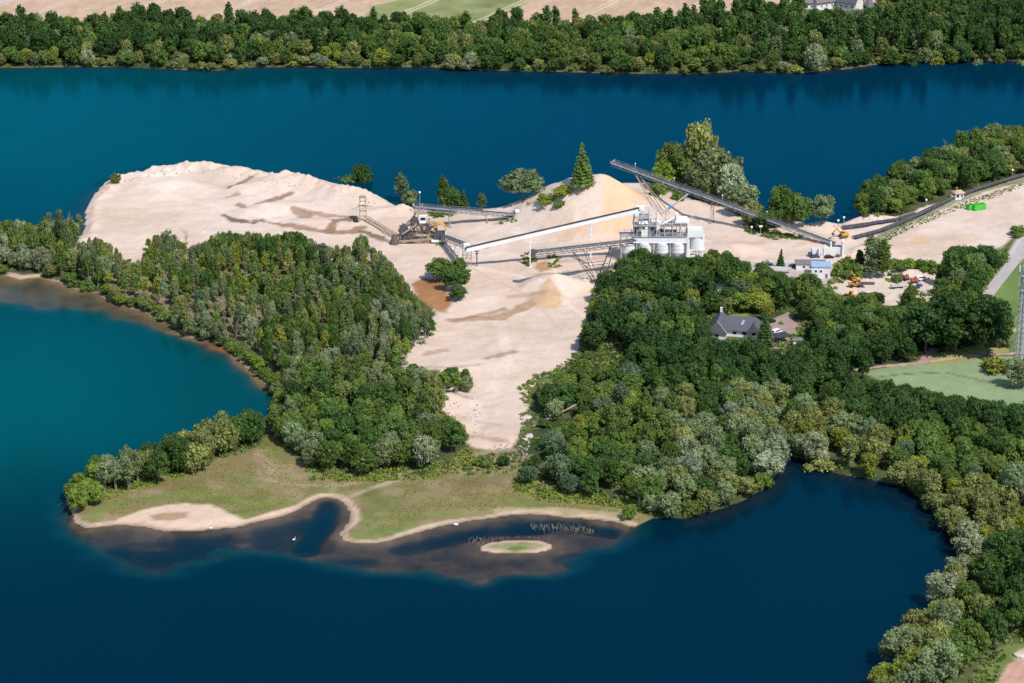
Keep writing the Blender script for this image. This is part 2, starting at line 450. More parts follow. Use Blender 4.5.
import bisect
GXL = GX.tolist(); GYL = GY.tolist()
def hz(x, y):
    """ground height at a world point"""
    i = min(max(bisect.bisect_left(GXL, x) - 1, 0), NX - 2); j = min(max(bisect.bisect_left(GYL, y) - 1, 0), NY - 2)
    fx = (x - GXL[i]) / (GXL[i + 1] - GXL[i]); fy = (y - GYL[j]) / (GYL[j + 1] - GYL[j])
    q = Z.item
    return (q(j, i) * (1 - fx) + q(j, i + 1) * fx) * (1 - fy) + (q(j + 1, i) * (1 - fx) + q(j + 1, i + 1) * fx) * fy
def gp(x, y):
    """ground point seen at pixel (x, y)"""
    hi = 24.0 if 60 < y < 315 and x < 700 else 6.0
    z = hi
    while z > -1.0:
        p = at(x, y, z)
        if hz(p.x, p.y) >= z: break
        z -= 1.0
    lo, up = z, min(z + 1.0, hi)
    for _ in range(7):
        m_ = (lo + up) / 2; p = at(x, y, m_)
        if hz(p.x, p.y) >= m_: lo = m_
        else: up = m_
    p = at(x, y, up)
    return Vector((p.x, p.y, up))
def flat(pxy, r, z=None):
    """level the ground round a built thing"""
    global Z
    c = at(pxy[0], pxy[1], 1.6)
    q = np.sqrt((XX - c.x) ** 2 + (YY - c.y) ** 2)
    k = sstep(r * 1.4, r, q)
    zz = 1.7 if z is None else z
    Z = Z * (1 - k) + zz * k
for fx_, fy_, fr_ in ((660, 262, 22), (735, 335, 16), (780, 330, 13), (828, 262, 11), (820, 270, 10), (775, 276, 9), (420, 240, 13), (830, 252, 8), (958, 197, 5), (975, 208, 9), (855, 285, 8), (1018, 368, 8)):
    flat((fx_, fy_), fr_)
ROADS = [('road', [(1080, 190), (1050, 214), (1032, 236), (1020, 252), (1011, 265), (999, 280), (986, 297), (974, 313)], 5.4), ]
for _, ln, w_ in ROADS:
    k = lm(ln, w_ * 2.4, 4, 0.1)
    Z = Z * (1 - k) + 1.7 * k

# ------------------------------------------------------------------ what the ground is made of
def c3(r, g, b): return np.array([r, g, b])
A = np.zeros(XX.shape + (3,))
def lay(mask, col, vary=0.0, vn=None):
    global A
    c = np.asarray(col)
    if vary and vn is not None:
        cc = c[None, None, :] * (1 + (vn[..., None] - 0.5) * 2 * vary)
    else:
        cc = c
    A = A * (1 - mask[..., None]) + cc * mask[..., None]
one = np.ones_like(XX)
lay(one, c3(0.055, 0.075, 0.03), 0.5, nM)
lay(sstep(0.45, 0.6, nM) * 0.6, c3(0.12, 0.11, 0.06))
lay(pm([(100, 268), (140, 282), (190, 268), (300, 262), (340, 270), (340, 350), (250, 352), (190, 325), (110, 292)], 6, 8, 44) * .8, c3(0.25, 0.19, 0.12), 0.3, nM)
# far wheat fields
far_f = sstep(-3, 3, sdist(PX, PY, [(-3000, -500), (-3000, 40), (0, 40), (512, 36), (760, 30), (770, 8), (1100, -14), (4000, -14), (4000, -500)])) * (YY > 1200)
lay(far_f, c3(0.52, 0.37, 0.255), 0.15, nM)
lay(far_f * sstep(0.5, 0.62, fbm(XX, YY * 0.3, 3, 3, 66)) * 0.35, c3(0.36, 0.25, 0.14))
ang = R(64)
u_ = XX * math.sin(ang) - (YY) * math.cos(ang)
lay(far_f * (fbm(u_ * 3.5, YY * 0.12, 7, 3, 67) > .52) * 0.28, c3(0.40, 0.27, 0.18))
tram = far_f * (np.abs(((u_ + 9) % 52) - 26) < 2.6) * (np.abs(((u_ + 9) % 52) - 26) > .9)
lay(tram * 0.55, c3(0.66, 0.54, 0.44))
gstrip = pm([(372, 6), (412, -2), (545, -6), (505, 14), (480, 22), (400, 22), (365, 20)], 3, 2, 8)
lay(gstrip, c3(0.22, 0.24, 0.10), 0.4, nM)
lay(gstrip * tram * 0.8, c3(0.55, 0.45, 0.34))
lay(lm([(-20, 9), (10, 0), (22, -6)], 3.5, 2, 1) * 1.0, c3(0.5, 0.46, 0.44))
lay(pm([(905, -20), (1060, -20), (1060, -2), (905, -3)], 2, 1) , c3(0.2, 0.22, 0.08), 0.3, nM)
# sand of the quarry
sA = c3(0.62, 0.485, 0.39)
lay(m_sand, sA, 0.10, nM)
lay(m_sand * sstep(0.48, 0.62, nB) * 0.5, c3(0.66, 0.545, 0.47), 0.1, nF)
lay(m_sand * sstep(0.52, 0.66, fbm(XX, YY, 30, 5, 91)) * 0.45, c3(0.52, 0.39, 0.28), 0.1, nF)
lay(pm(YARD, 2, 3, 6) * 0.7, c3(0.60, 0.49, 0.40), 0.15, nF)
# vehicle tracks across the sand
def track(line, n=3, w=0.7, a=0.34, dark=True):
    for k in range(n):
        ln = [(x + (k - n / 2) * 2.4 + rnd.uniform(-1, 1), y + (k - n / 2) * 1.3) for x, y in line]
        lay(lm(ln, w, 0.9, 0.7, k + 5) * a * m_sand, c3(0.45, 0.33, 0.25) if dark else c3(0.78, 0.66, 0.55))
track([(120, 235), (200, 228), (300, 240), (400, 262), (470, 268)], 5)
track([(470, 268), (540, 305), (560, 330), (520, 370), (490, 400), (485, 440)], 5)
track([(560, 330), (590, 300), (610, 275)], 3)
track([(420, 345), (480, 335), (550, 330), (590, 318)], 4, 1.1, 0.3)
track([(660, 262), (740, 262), (800, 256), (880, 250), (950, 240), (1020, 225)], 5)
track([(700, 235), (740, 258), (800, 262)], 3)
track([(880, 250), (940, 215), (1000, 195)], 4, 1.0, 0.25)
track([(100, 205), (170, 200), (230, 208), (330, 236)], 4, 1.0, 0.2, False)
track([(440, 262), (520, 276), (590, 320)], 4, 1.1, 0.25, False)
track([(500, 320), (510, 360), (475, 430)], 5, 1.0, 0.25, False)
lay(pm([(140, 180), (165, 174), (190, 180), (196, 190), (165, 197), (138, 192)], 4, 5, 71) * .6, c3(0.74, 0.62, 0.52), 0.08, nF)
lay(pm([(548, 290), (540, 276), (556, 269), (590, 276), (592, 290), (570, 300)], 4, 5, 72) * .5, c3(0.72, 0.60, 0.49), 0.08, nF)
# damp and clayey streaks
BR = c3(0.30, 0.19, 0.12); BR2 = c3(0.19, 0.125, 0.085); OR = c3(0.60, 0.38, 0.21); OR2 = c3(0.34, 0.175, 0.08)
for ln, w, a, c in (
    ([(256, 205), (272, 200), (291, 196)], 2.6, 0.8, BR), ([(230, 190), (240, 186), (250, 182)], 3.2, 0.7, BR2), ([(228, 197), (236, 195)], 3, 0.6, BR), ([(240, 204), (246, 208), (256, 206)], 3.2, 0.75, BR),
    ([(224, 216), (235, 221), (252, 223), (262, 221)], 4.0, 0.85, BR2), ([(256, 221), (285, 226), (310, 230), (330, 232)], 3.2, 0.8, BR), ([(296, 213), (306, 217)], 5.5, 0.7, BR),
    ([(306, 214), (326, 216), (345, 217)], 3.0, 0.65, BR), ([(330, 231), (336, 222), (352, 219)], 4.5, 0.85, BR), ([(330, 232), (350, 233), (362, 229)], 5, 0.8, BR), ([(362, 232), (380, 238), (392, 244)], 4, 0.8, BR2),
    ([(452, 322), (480, 318), (500, 318), (530, 306), (548, 302)], 6.5, 0.8, c3(0.40, 0.26, 0.16)), ([(455, 322), (478, 315), (505, 311)], 3.5, 0.6, BR), ([(512, 300), (530, 297), (545, 300)], 5, 0.45, c3(0.38, 0.26, 0.18)),
    ([(425, 356), (436, 354), (446, 352)], 4, 0.5, BR), ([(488, 362), (498, 358), (512, 354)], 4.5, 0.6, BR), ([(420, 368), (450, 371), (480, 368)], 2.5, 0.4, BR),
    ([(484, 247), (494, 242)], 4, 0.6, BR), ([(560, 262), (600, 258), (620, 252)], 5, 0.4, c3(0.38, 0.25, 0.17)), ([(560, 240), (578, 238), (590, 236)], 4, 0.35, OR), ([(535, 276), (560, 274), (600, 268)], 3.5, 0.5, BR),
    ([(430, 398), (445, 396), (470, 401)], 2.4, 0.5, BR), ([(440, 428), (470, 437), (505, 442)], 4, 0.5, BR), ([(456, 415), (480, 422), (500, 425)], 2.4, 0.35, BR), ([(360, 236), (420, 252), (470, 258)], 3, 0.25, OR),
    ([(730, 247), (760, 243)], 5, 0.5, OR), ([(793, 247), (812, 243)], 4, 0.35, OR), ([(870, 268), (900, 266), (940, 266)], 2.5, 0.6, BR), ([(800, 264), (840, 268), (870, 262)], 2.5, 0.4, BR), ([(735, 263), (775, 264), (800, 266)], 3.2, 0.65, BR2), ([(980, 190), (1000, 186), (1015, 184)], 4, 0.2, BR)):
    lay(lm(ln, w, 1.1, 4.2, 7) * min(1, a * 1.15) * m_sand, c * .92, 0.25, nH)
lay(pm([(600, 240), (606, 215), (604, 195), (596, 180), (606, 177), (624, 190), (640, 200), (644, 222), (640, 236), (620, 242)], 4, 6, 14) * 0.75, c3(0.66, 0.43, 0.25), 0.12, nF)
lay(pm([(533, 303), (541, 292), (549, 289), (558, 295), (564, 304), (555, 309), (540, 308)], 1.5, 2, 15) * 0.85, c3(0.52, 0.34, 0.20), 0.1, nF)
lay(pm([(412, 283), (425, 278), (440, 279), (447, 287), (448, 298), (452, 305), (446, 314), (436, 312), (420, 300), (414, 292)], 2, 3, 16), OR2, 0.25, nM)
lay(pm([(534, 268), (538, 262), (546, 261), (552, 265), (551, 271), (540, 273)], 1.5, 1.5, 17) * 0.9, c3(0.40, 0.24, 0.11), 0.2, nF)
lay(pm([(908, 243), (918, 236), (928, 238), (929, 243), (918, 246)], 2, 2, 18) * 0.7, OR, 0.1, nF)
lay(pm([(940, 250), (955, 242), (968, 244), (966, 252), (950, 255)], 2, 2, 18) * 0.5, OR, 0.1, nF)
lay(pm([(856, 250), (866, 245), (876, 250), (868, 255)], 1.5, 2, 18) * 0.8, c3(0.62, 0.33, 0.14), 0.1, nF)
lay(pm([(836, 238), (846, 233), (852, 238), (846, 242)], 1.5, 1, 18) * 0.7, c3(0.66, 0.40, 0.16), 0.1, nF)
# green strips along the right conveyor and the sand edge
GR = c3(0.11, 0.15, 0.045); DRY = c3(0.30, 0.245, 0.13)
for ln, w, a in (([(866, 246), (885, 234), (910, 221), (950, 204), (985, 190), (1040, 176)], 4.5, 0.75), ([(120, 176), (135, 171), (182, 160)], 2.0, 0.4), ([(100, 184), (110, 178)], 2.2, 0.8), ([(430, 214), (440, 212), (452, 213)], 5, 0.9), ([(495, 224), (505, 221), (515, 219)], 2.5, 0.7),
    ([(530, 219), (545, 217)], 2, 0.6), ([(780, 236), (800, 238)], 4, 0.8), ([(985, 255), (1005, 247), (1020, 235)], 4, 0.7), ([(840, 264), (880, 262)], 4, 0.8), ([(900, 264), (960, 270), (1000, 262)], 3, 0.7)):
    lay(lm(ln, w, 2.5, 3, 9) * a, GR * (0.8 + 0.2), 0.4, nF)
# meadow on the near shore
MEAD = [(74, 528), (70, 508), (100, 492), (150, 478), (200, 463), (255, 447), (270, 436), (292, 450), (300, 462), (330, 470), (380, 472), (420, 474), (450, 462), (465, 448), (510, 452), (528, 470), (560, 492), (620, 500), (640, 505), (662, 525), (600, 540), (340, 560), (200, 540)]
mm_ = pm(MEAD, 3, 4, 19)
lay(mm_, c3(0.205, 0.170, 0.080), 0.25, nM)
lay(mm_ * sstep(0.47, 0.58, fbm(XX, YY, 11, 5, 93)) * 0.75, c3(0.145, 0.165, 0.05), 0.3, nF)
lay(mm_ * sstep(0.54, 0.68, fbm(XX, YY, 7, 5, 97)) * 0.4, c3(0.33, 0.26, 0.16), 0.2, nF)
for ln, w, a, c in (([(90, 512), (130, 500), (180, 492), (225, 497), (262, 503), (300, 500)], 6, 0.7, c3(0.155, 0.205, 0.055)), ([(78, 518), (100, 516)], 4, 0.8, c3(0.155, 0.205, 0.055)), ([(100, 494), (140, 486)], 3, 0.9, c3(0.26, 0.30, 0.05)),
    ([(358, 535), (380, 528), (410, 525)], 9, 0.75, c3(0.15, 0.205, 0.055)), ([(350, 520), (400, 512), (460, 512)], 7, 0.5, c3(0.18, 0.22, 0.06)), ([(256, 470), (270, 480), (300, 484), (345, 483), (380, 478), (412, 470)], 2.2, 0.75, c3(0.42, 0.31, 0.24)),
    ([(345, 495), (370, 488), (400, 478)], 3, 0.6, c3(0.44, 0.38, 0.26)), ([(250, 450), (262, 462), (275, 478)], 5, 0.55, c3(0.36, 0.25, 0.19)), ([(440, 470), (500, 462), (530, 455)], 3, 0.5, c3(0.36, 0.29, 0.17)),
    ([(400, 486), (450, 490), (520, 494), (600, 500)], 7, 0.35, c3(0.30, 0.20, 0.13)), ([(500, 508), (560, 508), (630, 514)], 6, 0.65, c3(0.42, 0.34, 0.19)), ([(570, 500), (600, 503), (620, 510)], 4, 0.5, c3(0.33, 0.32, 0.12)), ([(470, 455), (495, 450), (515, 448)], 4, 0.7, c3(0.34, 0.27, 0.18))):
    lay(lm(ln, w, 3, 4, 13) * a, c, 0.2, nF)
beach = pm([(84, 530), (105, 521), (130, 513), (152, 506), (185, 502), (212, 503), (228, 511), (245, 517), (300, 502), (310, 500), (300, 520), (200, 545), (90, 540)], 2.5, 3, 23)
lay(beach, c3(0.60, 0.45, 0.33), 0.1, nF)
lay(pm([(150, 514), (165, 511), (188, 511), (186, 516), (170, 519), (155, 518)], 2, 2, 24) * 0.8, c3(0.30, 0.18, 0.10), 0.2, nF)
# sandy fringe of the shallow shores, and the beaches at the left wood
near_s = np.maximum(pm([(60, 490), (650, 490), (680, 540), (330, 590), (40, 560)], 4, 1, 25), np.maximum(pm([(8, 262), (42, 262), (40, 282), (8, 282)], 2, 1, 26), pm([(195, 338), (228, 338), (232, 356), (195, 356)], 2, 1, 27)))
near_s = near_s * (1 - pm([(636, 500), (690, 500), (690, 560), (636, 560)], 3, 1, 31))
fr = sstep(2.9, 1.3, land + (nM - 0.5) * 4) * (land > -0.6) * near_s * (dI < -2)
lay(fr, c3(0.54, 0.40, 0.29), 0.15, nF)
lay(sstep(1.3, 0.3, land) * (land > -0.3) * near_s * 0.6, c3(0.24, 0.16, 0.11))
far_e = sstep(2.2, 0.8, land + (nM - 0.5) * 4) * (land > -0.5) * (YY > 1330) * sstep(0.45, 0.6, fbm(XX, YY, 25, 3, 61))
lay(far_e * .5, c3(0.26, 0.17, 0.12), 0.2, nF)
# the little island
lay((dI > -1.5).astype(float), c3(0.50, 0.36, 0.26), 0.2, nF)
lay(sstep(1.2, 2.6, dI + (nF - 0.5) * 2), c3(0.27, 0.25, 0.13), 0.3, nH)
lay(pm([(500, 547), (515, 542.5), (528, 543), (530, 547), (515, 549)], 3, 3, 28), c3(0.12, 0.19, 0.04), 0.3, nF)
lay(pm([(1003, 262), (1018, 236), (1034, 220), (1080, 190), (1100, 230), (1050, 245), (1024, 262), (1014, 268)], 2, 1, 91), c3(0.50, 0.44, 0.40), .1, nF)
# green field, path, lawns at the right
lay(pm([(860, 372), (900, 366), (950, 362), (990, 357), (1100, 356), (1200, 420), (1024, 412), (985, 405), (930, 396), (890, 385)], 1.5, 1, 29), c3(0.235, 0.30, 0.155), 0.12, nF)
fieldm = pm([(860, 372), (950, 362), (1100, 356), (1200, 420), (1024, 412), (930, 396)], 1.5, 1, 29)
for off in (0, 3.6):
    lay(lm([(868, 378 + off * .4), (905, 374 + off * .4), (945, 372 + off * .4), (985, 381 + off * .4), (1040, 394 + off * .4)], 0.9, 0.8, 0.4, 30) * 0.75, c3(0.10, 0.15, 0.08))
lay(pm([(928, 356), (1000, 340), (1010, 352), (960, 362), (930, 366)], 2, 2, 33), c3(0.30, 0.30, 0.11), 0.25, nM)
lay(lm([(848, 371), (880, 367), (920, 363), (960, 357), (1010, 354), (1040, 352)], 2.3, 1.2, 1, 34), c3(0.50, 0.34, 0.27), 0.15, nF)
lay(lm([(920, 363), (926, 357), (934, 350)], 5, 2, 1.5, 34), c3(0.42, 0.26, 0.22), 0.2, nF)
lay(pm([(975, 312), (990, 296), (1012, 270), (1024, 258), (1100, 250), (1100, 352), (1010, 352), (1005, 330)], 3, 2, 35), c3(0.14, 0.20, 0.06), 0.3, nM)
lay(lm([(996, 348), (1008, 336), (1024, 325), (1060, 305)], 2.2, 1.5, 1.5, 36) * 0.85, c3(0.55, 0.38, 0.25))
lay(lm([(990, 340), (1010, 322), (1040, 305)], 1.6, 1.5, 1.5, 36) * 0.7, c3(0.50, 0.36, 0.24))
lay(pm([(975, 300), (990, 282), (1004, 268), (1000, 262), (985, 280), (968, 300)], 3, 3, 36) * 0.9, c3(0.26, 0.27, 0.09), 0.3, nF)
# house plot
lay(pm([(765, 327), (775, 318), (788, 312), (802, 324), (798, 338), (785, 350), (768, 348)], 1.5, 1, 37), c3(0.34, 0.25, 0.215), 0.1, nF)
lay(pm([(722, 318), (735, 313), (748, 314), (750, 324), (725, 326)], 2, 1, 38), c3(0.20, 0.27, 0.06), 0.2, nF)
lay(pm([(784, 336), (800, 330), (806, 338), (790, 346)], 2, 1, 38) * 0.8, c3(0.20, 0.27, 0.07), 0.2, nF)
lay(pm([(726, 262), (800, 264), (826, 268), (840, 285), (826, 285), (790, 276), (730, 270)], 2, 2, 39), c3(0.46, 0.38, 0.33), 0.15, nF)
# ploughed corner at the lower right
plo = pm([(996, 690), (1001, 676), (1009, 664), (1018, 660), (1100, 650), (1100, 760), (990, 760)], 1.5, 1, 40)
lay(pm([(965, 690), (985, 655), (1010, 645), (1100, 640), (1100, 760)], 3, 3, 41), c3(0.13, 0.17, 0.05), 0.35, nM)
lay(plo, c3(0.48, 0.29, 0.22), 0.1, nF)
lay(pm([(1014, 655), (1020, 650), (1040, 648), (1040, 660), (1016, 661)], 1.5, 1, 41), c3(0.52, 0.38, 0.30), 0.2, nF)
Z += plo * 0.34 * np.sin((XX * math.cos(R(-28)) + YY * math.sin(R(-28))) * 2 * PI / 3.0)
# lake bed colours
under = (Z < 0) & (dI < -0.3)
bedc = c3(0.26, 0.21, 0.155)[None, None, :] * (1 + (nM[..., None] - 0.5) * 1.1 + (nF[..., None] - 0.5) * 0.5 - (s2 > -5)[..., None] * (fbm(XX, YY * .6, 22, 4, 140) > .5)[..., None] * .25)
wl = (sstep(-6, 0, s1) * 1.0)[..., None]; bedc = bedc * (1 - wl) + bedc * c3(1.5, 1.45, 1.15)[None, None, :] * wl
A = np.where(under[..., None], bedc, A)
ob = np.exp(-(ldist(XX, YY, wpoly([(203, 346), (225, 350)])) / 4) ** 2)
A = A * (1 - ob[..., None]) + c3(0.55, 0.25, 0.09) * ob[..., None]

A = np.clip(A, 0.01, 0.9)
gm, nt, out = newmat('ground')
N = nt.nodes; L = nt.links
a_ = N.new('ShaderNodeAttribute'); a_.attribute_name = 'cover'
geo = N.new('ShaderNodeNewGeometry')
n1 = N.new('ShaderNodeTexNoise'); n1.inputs['Scale'].default_value = 0.55; n1.inputs['Detail'].default_value = 6; n1.inputs['Roughness'].default_value = 0.65
L.new(geo.outputs['Position'], n1.inputs['Vector'])
mr = N.new('ShaderNodeMapRange'); mr.inputs[1].default_value = 0.28; mr.inputs[2].default_value = 0.72; mr.inputs[3].default_value = 0.92; mr.inputs[4].default_value = 1.06
L.new(n1.outputs[0], mr.inputs[0])
n2 = N.new('ShaderNodeTexNoise'); n2.inputs['Scale'].default_value = 0.11; n2.inputs['Detail'].default_value = 5
L.new(geo.outputs['Position'], n2.inputs['Vector'])
mr2 = N.new('ShaderNodeMapRange'); mr2.inputs[1].default_value = 0.3; mr2.inputs[2].default_value = 0.7; mr2.inputs[3].default_value = 0.95; mr2.inputs[4].default_value = 1.04
L.new(n2.outputs[0], mr2.inputs[0])
mu = N.new('ShaderNodeMath'); mu.operation = 'MULTIPLY'; L.new(mr.outputs[0], mu.inputs[0]); L.new(mr2.outputs[0], mu.inputs[1])
mx = N.new('ShaderNodeMix'); mx.data_type = 'RGBA'; mx.blend_type = 'MULTIPLY'; mx.inputs[0].default_value = 1
L.new(a_.outputs['Color'], mx.inputs[6]); L.new(mu.outputs[0], mx.inputs[7])
b = N.new('ShaderNodeBsdfPrincipled'); b.inputs['Roughness'].default_value = 0.95; b.inputs['Specular IOR Level'].default_value = 0.05
L.new(mx.outputs[2], b.inputs['Base Color'])
bp = N.new('ShaderNodeBump'); bp.inputs['Strength'].default_value = 0.5; bp.inputs['Distance'].default_value = 0.35
L.new(n1.outputs[0], bp.inputs['Height']); L.new(bp.outputs[0], b.inputs['Normal'])
L.new(b.outputs[0], out.inputs[0])

V = np.stack([XX, YY, Z], -1).reshape(-1, 3)
idx = np.arange(NX * NY).reshape(NY, NX)
Q = np.stack([idx[:-1, :-1], idx[:-1, 1:], idx[1:, 1:], idx[1:, :-1]], -1).reshape(-1, 4)
cov = np.concatenate([A.reshape(-1, 3), np.ones((NX * NY, 1))], 1)
me = np_mesh('ground', V, Q, gm, {'cover': ('FLOAT_COLOR', cov)}, True)
g_ = bpy.data.objects.new('ground', me); COL.objects.link(g_)
tag(g_, 'sandy quarry ground, meadow, fields and lake bed', None, None, 'structure')

# ------------------------------------------------------------------ water
wet = (Z < 0.02)
cell = (wet[:-1, :-1] | wet[:-1, 1:] | wet[1:, 1:] | wet[1:, :-1])
Qw = Q[cell.ravel()]
used, inv = np.unique(Qw, return_inverse=True)
Vw = V[used].copy(); dep = np.clip(-Vw[:, 2], 0, 9); Vw[:, 2] = 0.0
pxw, pyw = PX.ravel()[used], PY.ravel()[used]
xw, yw = Vw[:, 0], Vw[:, 1]
# algae and suspended silt: teal on the west side, deep navy to the south and east
n_ = fbm(xw, yw, 120, 3, 120) - 0.5
west = sstep(620, -60, pxw + n_ * 120)
mid = np.exp(-((pyw - 385) / 110) ** 2) * west
north = sstep(300, 140, pyw)
cN = c3(0.0005, 0.060, 0.080); cS = c3(0.0004, 0.0145, 0.031); cT = c3(0.0006, 0.076, 0.080); cE = c3(0.0004, 0.023, 0.052)
nw = np.clip(west * 1.0, 0, 1)[:, None]
wc = cS[None, :] * (1 - north[:, None]) + (cN * nw + cE * (1 - nw)) * north[:, None]
wc = wc * (1 - mid[:, None]) + cT[None, :] * mid[:, None]
# green glow over the shelf edge
e_ = np.exp(-((dep - 2.2) / 2.4) ** 2) * (edge.ravel()[used] > -10) * (edge.ravel()[used] < 1.5)
wc = wc * (1 - 0.28 * e_[:, None]) + c3(0.004, 0.085, 0.085)[None, :] * 0.28 * e_[:, None]
wc = wc * (1 + (fbm(xw, yw * 0.5, 30, 4, 130) - 0.5)[:, None] * 0.22)
wm, nt, out = newmat('lake_water')
N = nt.nodes; L = nt.links
ac = N.new('ShaderNodeAttribute'); ac.attribute_name = 'turbidity'
ad = N.new('ShaderNodeAttribute'); ad.attribute_name = 'depth'
df = N.new('ShaderNodeBsdfDiffuse'); L.new(ac.outputs['Color'], df.inputs['Color'])
tr = N.new('ShaderNodeBsdfTransparent'); tr.inputs['Color'].default_value = (0.74, 0.70, 0.68, 1)
m1 = N.new('ShaderNodeMath'); m1.operation = 'MULTIPLY'; m1.inputs[1].default_value = -0.75; L.new(ad.outputs['Fac'], m1.inputs[0])
m2 = N.new('ShaderNodeMath'); m2.operation = 'EXPONENT'; L.new(m1.outputs[0], m2.inputs[0])
m3 = N.new('ShaderNodeMath'); m3.operation = 'SUBTRACT'; m3.inputs[0].default_value = 1.0; L.new(m2.outputs[0], m3.inputs[1])
ms = N.new('ShaderNodeMixShader'); L.new(m3.outputs[0], ms.inputs[0]); L.new(tr.outputs[0], ms.inputs[1]); L.new(df.outputs[0], ms.inputs[2])
gl = N.new('ShaderNodeBsdfGlossy'); gl.inputs['Roughness'].default_value = 0.09; gl.inputs['Color'].default_value = (0.015, 0.40, 0.50, 1)
fz = N.new('ShaderNodeFresnel'); fz.inputs['IOR'].default_value = 1.33
geo = N.new('ShaderNodeNewGeometry')
mp = N.new('ShaderNodeMapping'); mp.inputs['Scale'].default_value = (0.6, 1.2, 1); L.new(geo.outputs['Position'], mp.inputs[0])
nz = N.new('ShaderNodeTexNoise'); nz.inputs['Scale'].default_value = 1.0; nz.inputs['Detail'].default_value = 5; L.new(mp.outputs[0], nz.inputs['Vector'])
bp = N.new('ShaderNodeBump'); bp.inputs['Strength'].default_value = 0.5; bp.inputs['Distance'].default_value = 0.09; L.new(nz.outputs[0], bp.inputs['Height'])
L.new(bp.outputs[0], gl.inputs['Normal']); L.new(bp.outputs[0], fz.inputs['Normal'])
ff = N.new('ShaderNodeMath'); ff.operation = 'MULTIPLY'; ff.inputs[1].default_value = 0.9; L.new(fz.outputs[0], ff.inputs[0])
m4 = N.new('ShaderNodeMixShader'); L.new(ff.outputs[0], m4.inputs[0]); L.new(ms.outputs[0], m4.inputs[1]); L.new(gl.outputs[0], m4.inputs[2])
L.new(m4.outputs[0], out.inputs[0])
wm_ = np_mesh('water', Vw, inv.reshape(-1, 4), wm, {'turbidity': ('FLOAT_COLOR', np.concatenate([np.clip(wc, 0.0005, 1), np.ones((len(wc), 1))], 1)), 'depth': ('FLOAT', dep)}, True)
w_ = bpy.data.objects.new('water', wm_); COL.objects.link(w_)
tag(w_, 'blue-green lake water round the quarry', None, None, 'structure')

# ------------------------------------------------------------------ roads
asph = paint('asphalt', (0.42, 0.38, 0.37), 0.9, 0.12, 0.3)
for nm, ln, w in ROADS:
    P = [gp(*q) for q in ln]
    pts = []
    for i in range(len(P) - 1):
        k = max(2, int((P[i + 1] - P[i]).length / 1.5))
        pts += [P[i].lerp(P[i + 1], t / k) for t in range(k)]
    pts.append(P[-1])
    for _ in range(12):
        pts = [pts[0]] + [(pts[i - 1] + pts[i] * 2 + pts[i + 1]) / 4 for i in range(1, len(pts) - 1)] + [pts[-1]]
    m = MB(); vs = []
    for i, p in enumerate(pts):
        d = (pts[min(i + 1, len(pts) - 1)] - pts[max(i - 1, 0)]).normalized(); s = Vector((d.y, -d.x, 0))
        for k in range(5):
            q = p + s * (w * (k - 2) / 4); vs.append((q.x, q.y, hz(q.x, q.y) + 0.12))
    fs = [(i * 5 + k, i * 5 + k + 1, i * 5 + k + 6, i * 5 + k + 5) for i in range(len(pts) - 1) for k in range(4)]
    o = m.add(vs, fs).build(nm, asph)
    tag(o, 'grey asphalt road beside the quarry gate', None, None, 'structure')

# ------------------------------------------------------------------ light
w = bpy.data.worlds.new('World'); sc.world = w; w.use_nodes = True
nt = w.node_tree
bg = nt.nodes.get('Background') or nt.nodes.new('ShaderNodeBackground')
sky = nt.nodes.new('ShaderNodeTexSky'); sky.sky_type = 'NISHITA'; sky.sun_disc = False
sd = Vector((0.45, -0.6, 1.0)).normalized()
sky.sun_elevation = math.asin(sd.z); sky.sun_rotation = math.atan2(sd.x, sd.y)
sky.air_density = 1.0; sky.dust_density = 0.6; sky.ozone_density = 2.0
nt.links.new(sky.outputs[0], bg.inputs[0]); bg.inputs[1].default_value = 0.145
sl = bpy.data.lights.new('sun', 'SUN'); sl.energy = 3.9; sl.angle = R(0.53); sl.color = (1.0, 0.945, 0.88)
so = bpy.data.objects.new('sun', sl); COL.objects.link(so); so.location = (200, 400, 800)
so.rotation_euler = (-sd).to_track_quat('-Z', 'Y').to_euler()
sc.view_settings.view_transform = 'Standard'; sc.view_settings.look = 'None'; sc.view_settings.exposure = 0.18; sc.view_settings.gamma = 1
sc.cycles.max_bounces = 5; sc.cycles.transparent_max_bounces = 6; sc.cycles.diffuse_bounces = 2; sc.cycles.glossy_bounces = 2
sc.cycles.caustics_reflective = False; sc.cycles.caustics_refractive = False
sc.cycles.use_denoising = False; sc.cycles.sample_clamp_indirect = 3.0
# ------------------------------------------------------------------ tree shapes
def ico(sub=1):
    import bmesh
    bm = bmesh.new(); bmesh.ops.create_icosphere(bm, subdivisions=sub, radius=1.0)
    v = np.array([x.co[:] for x in bm.verts]); f = np.array([[y.index for y in x.verts] for x in bm.faces])
    bm.free(); return v, f
ICV, ICF = ico(2)

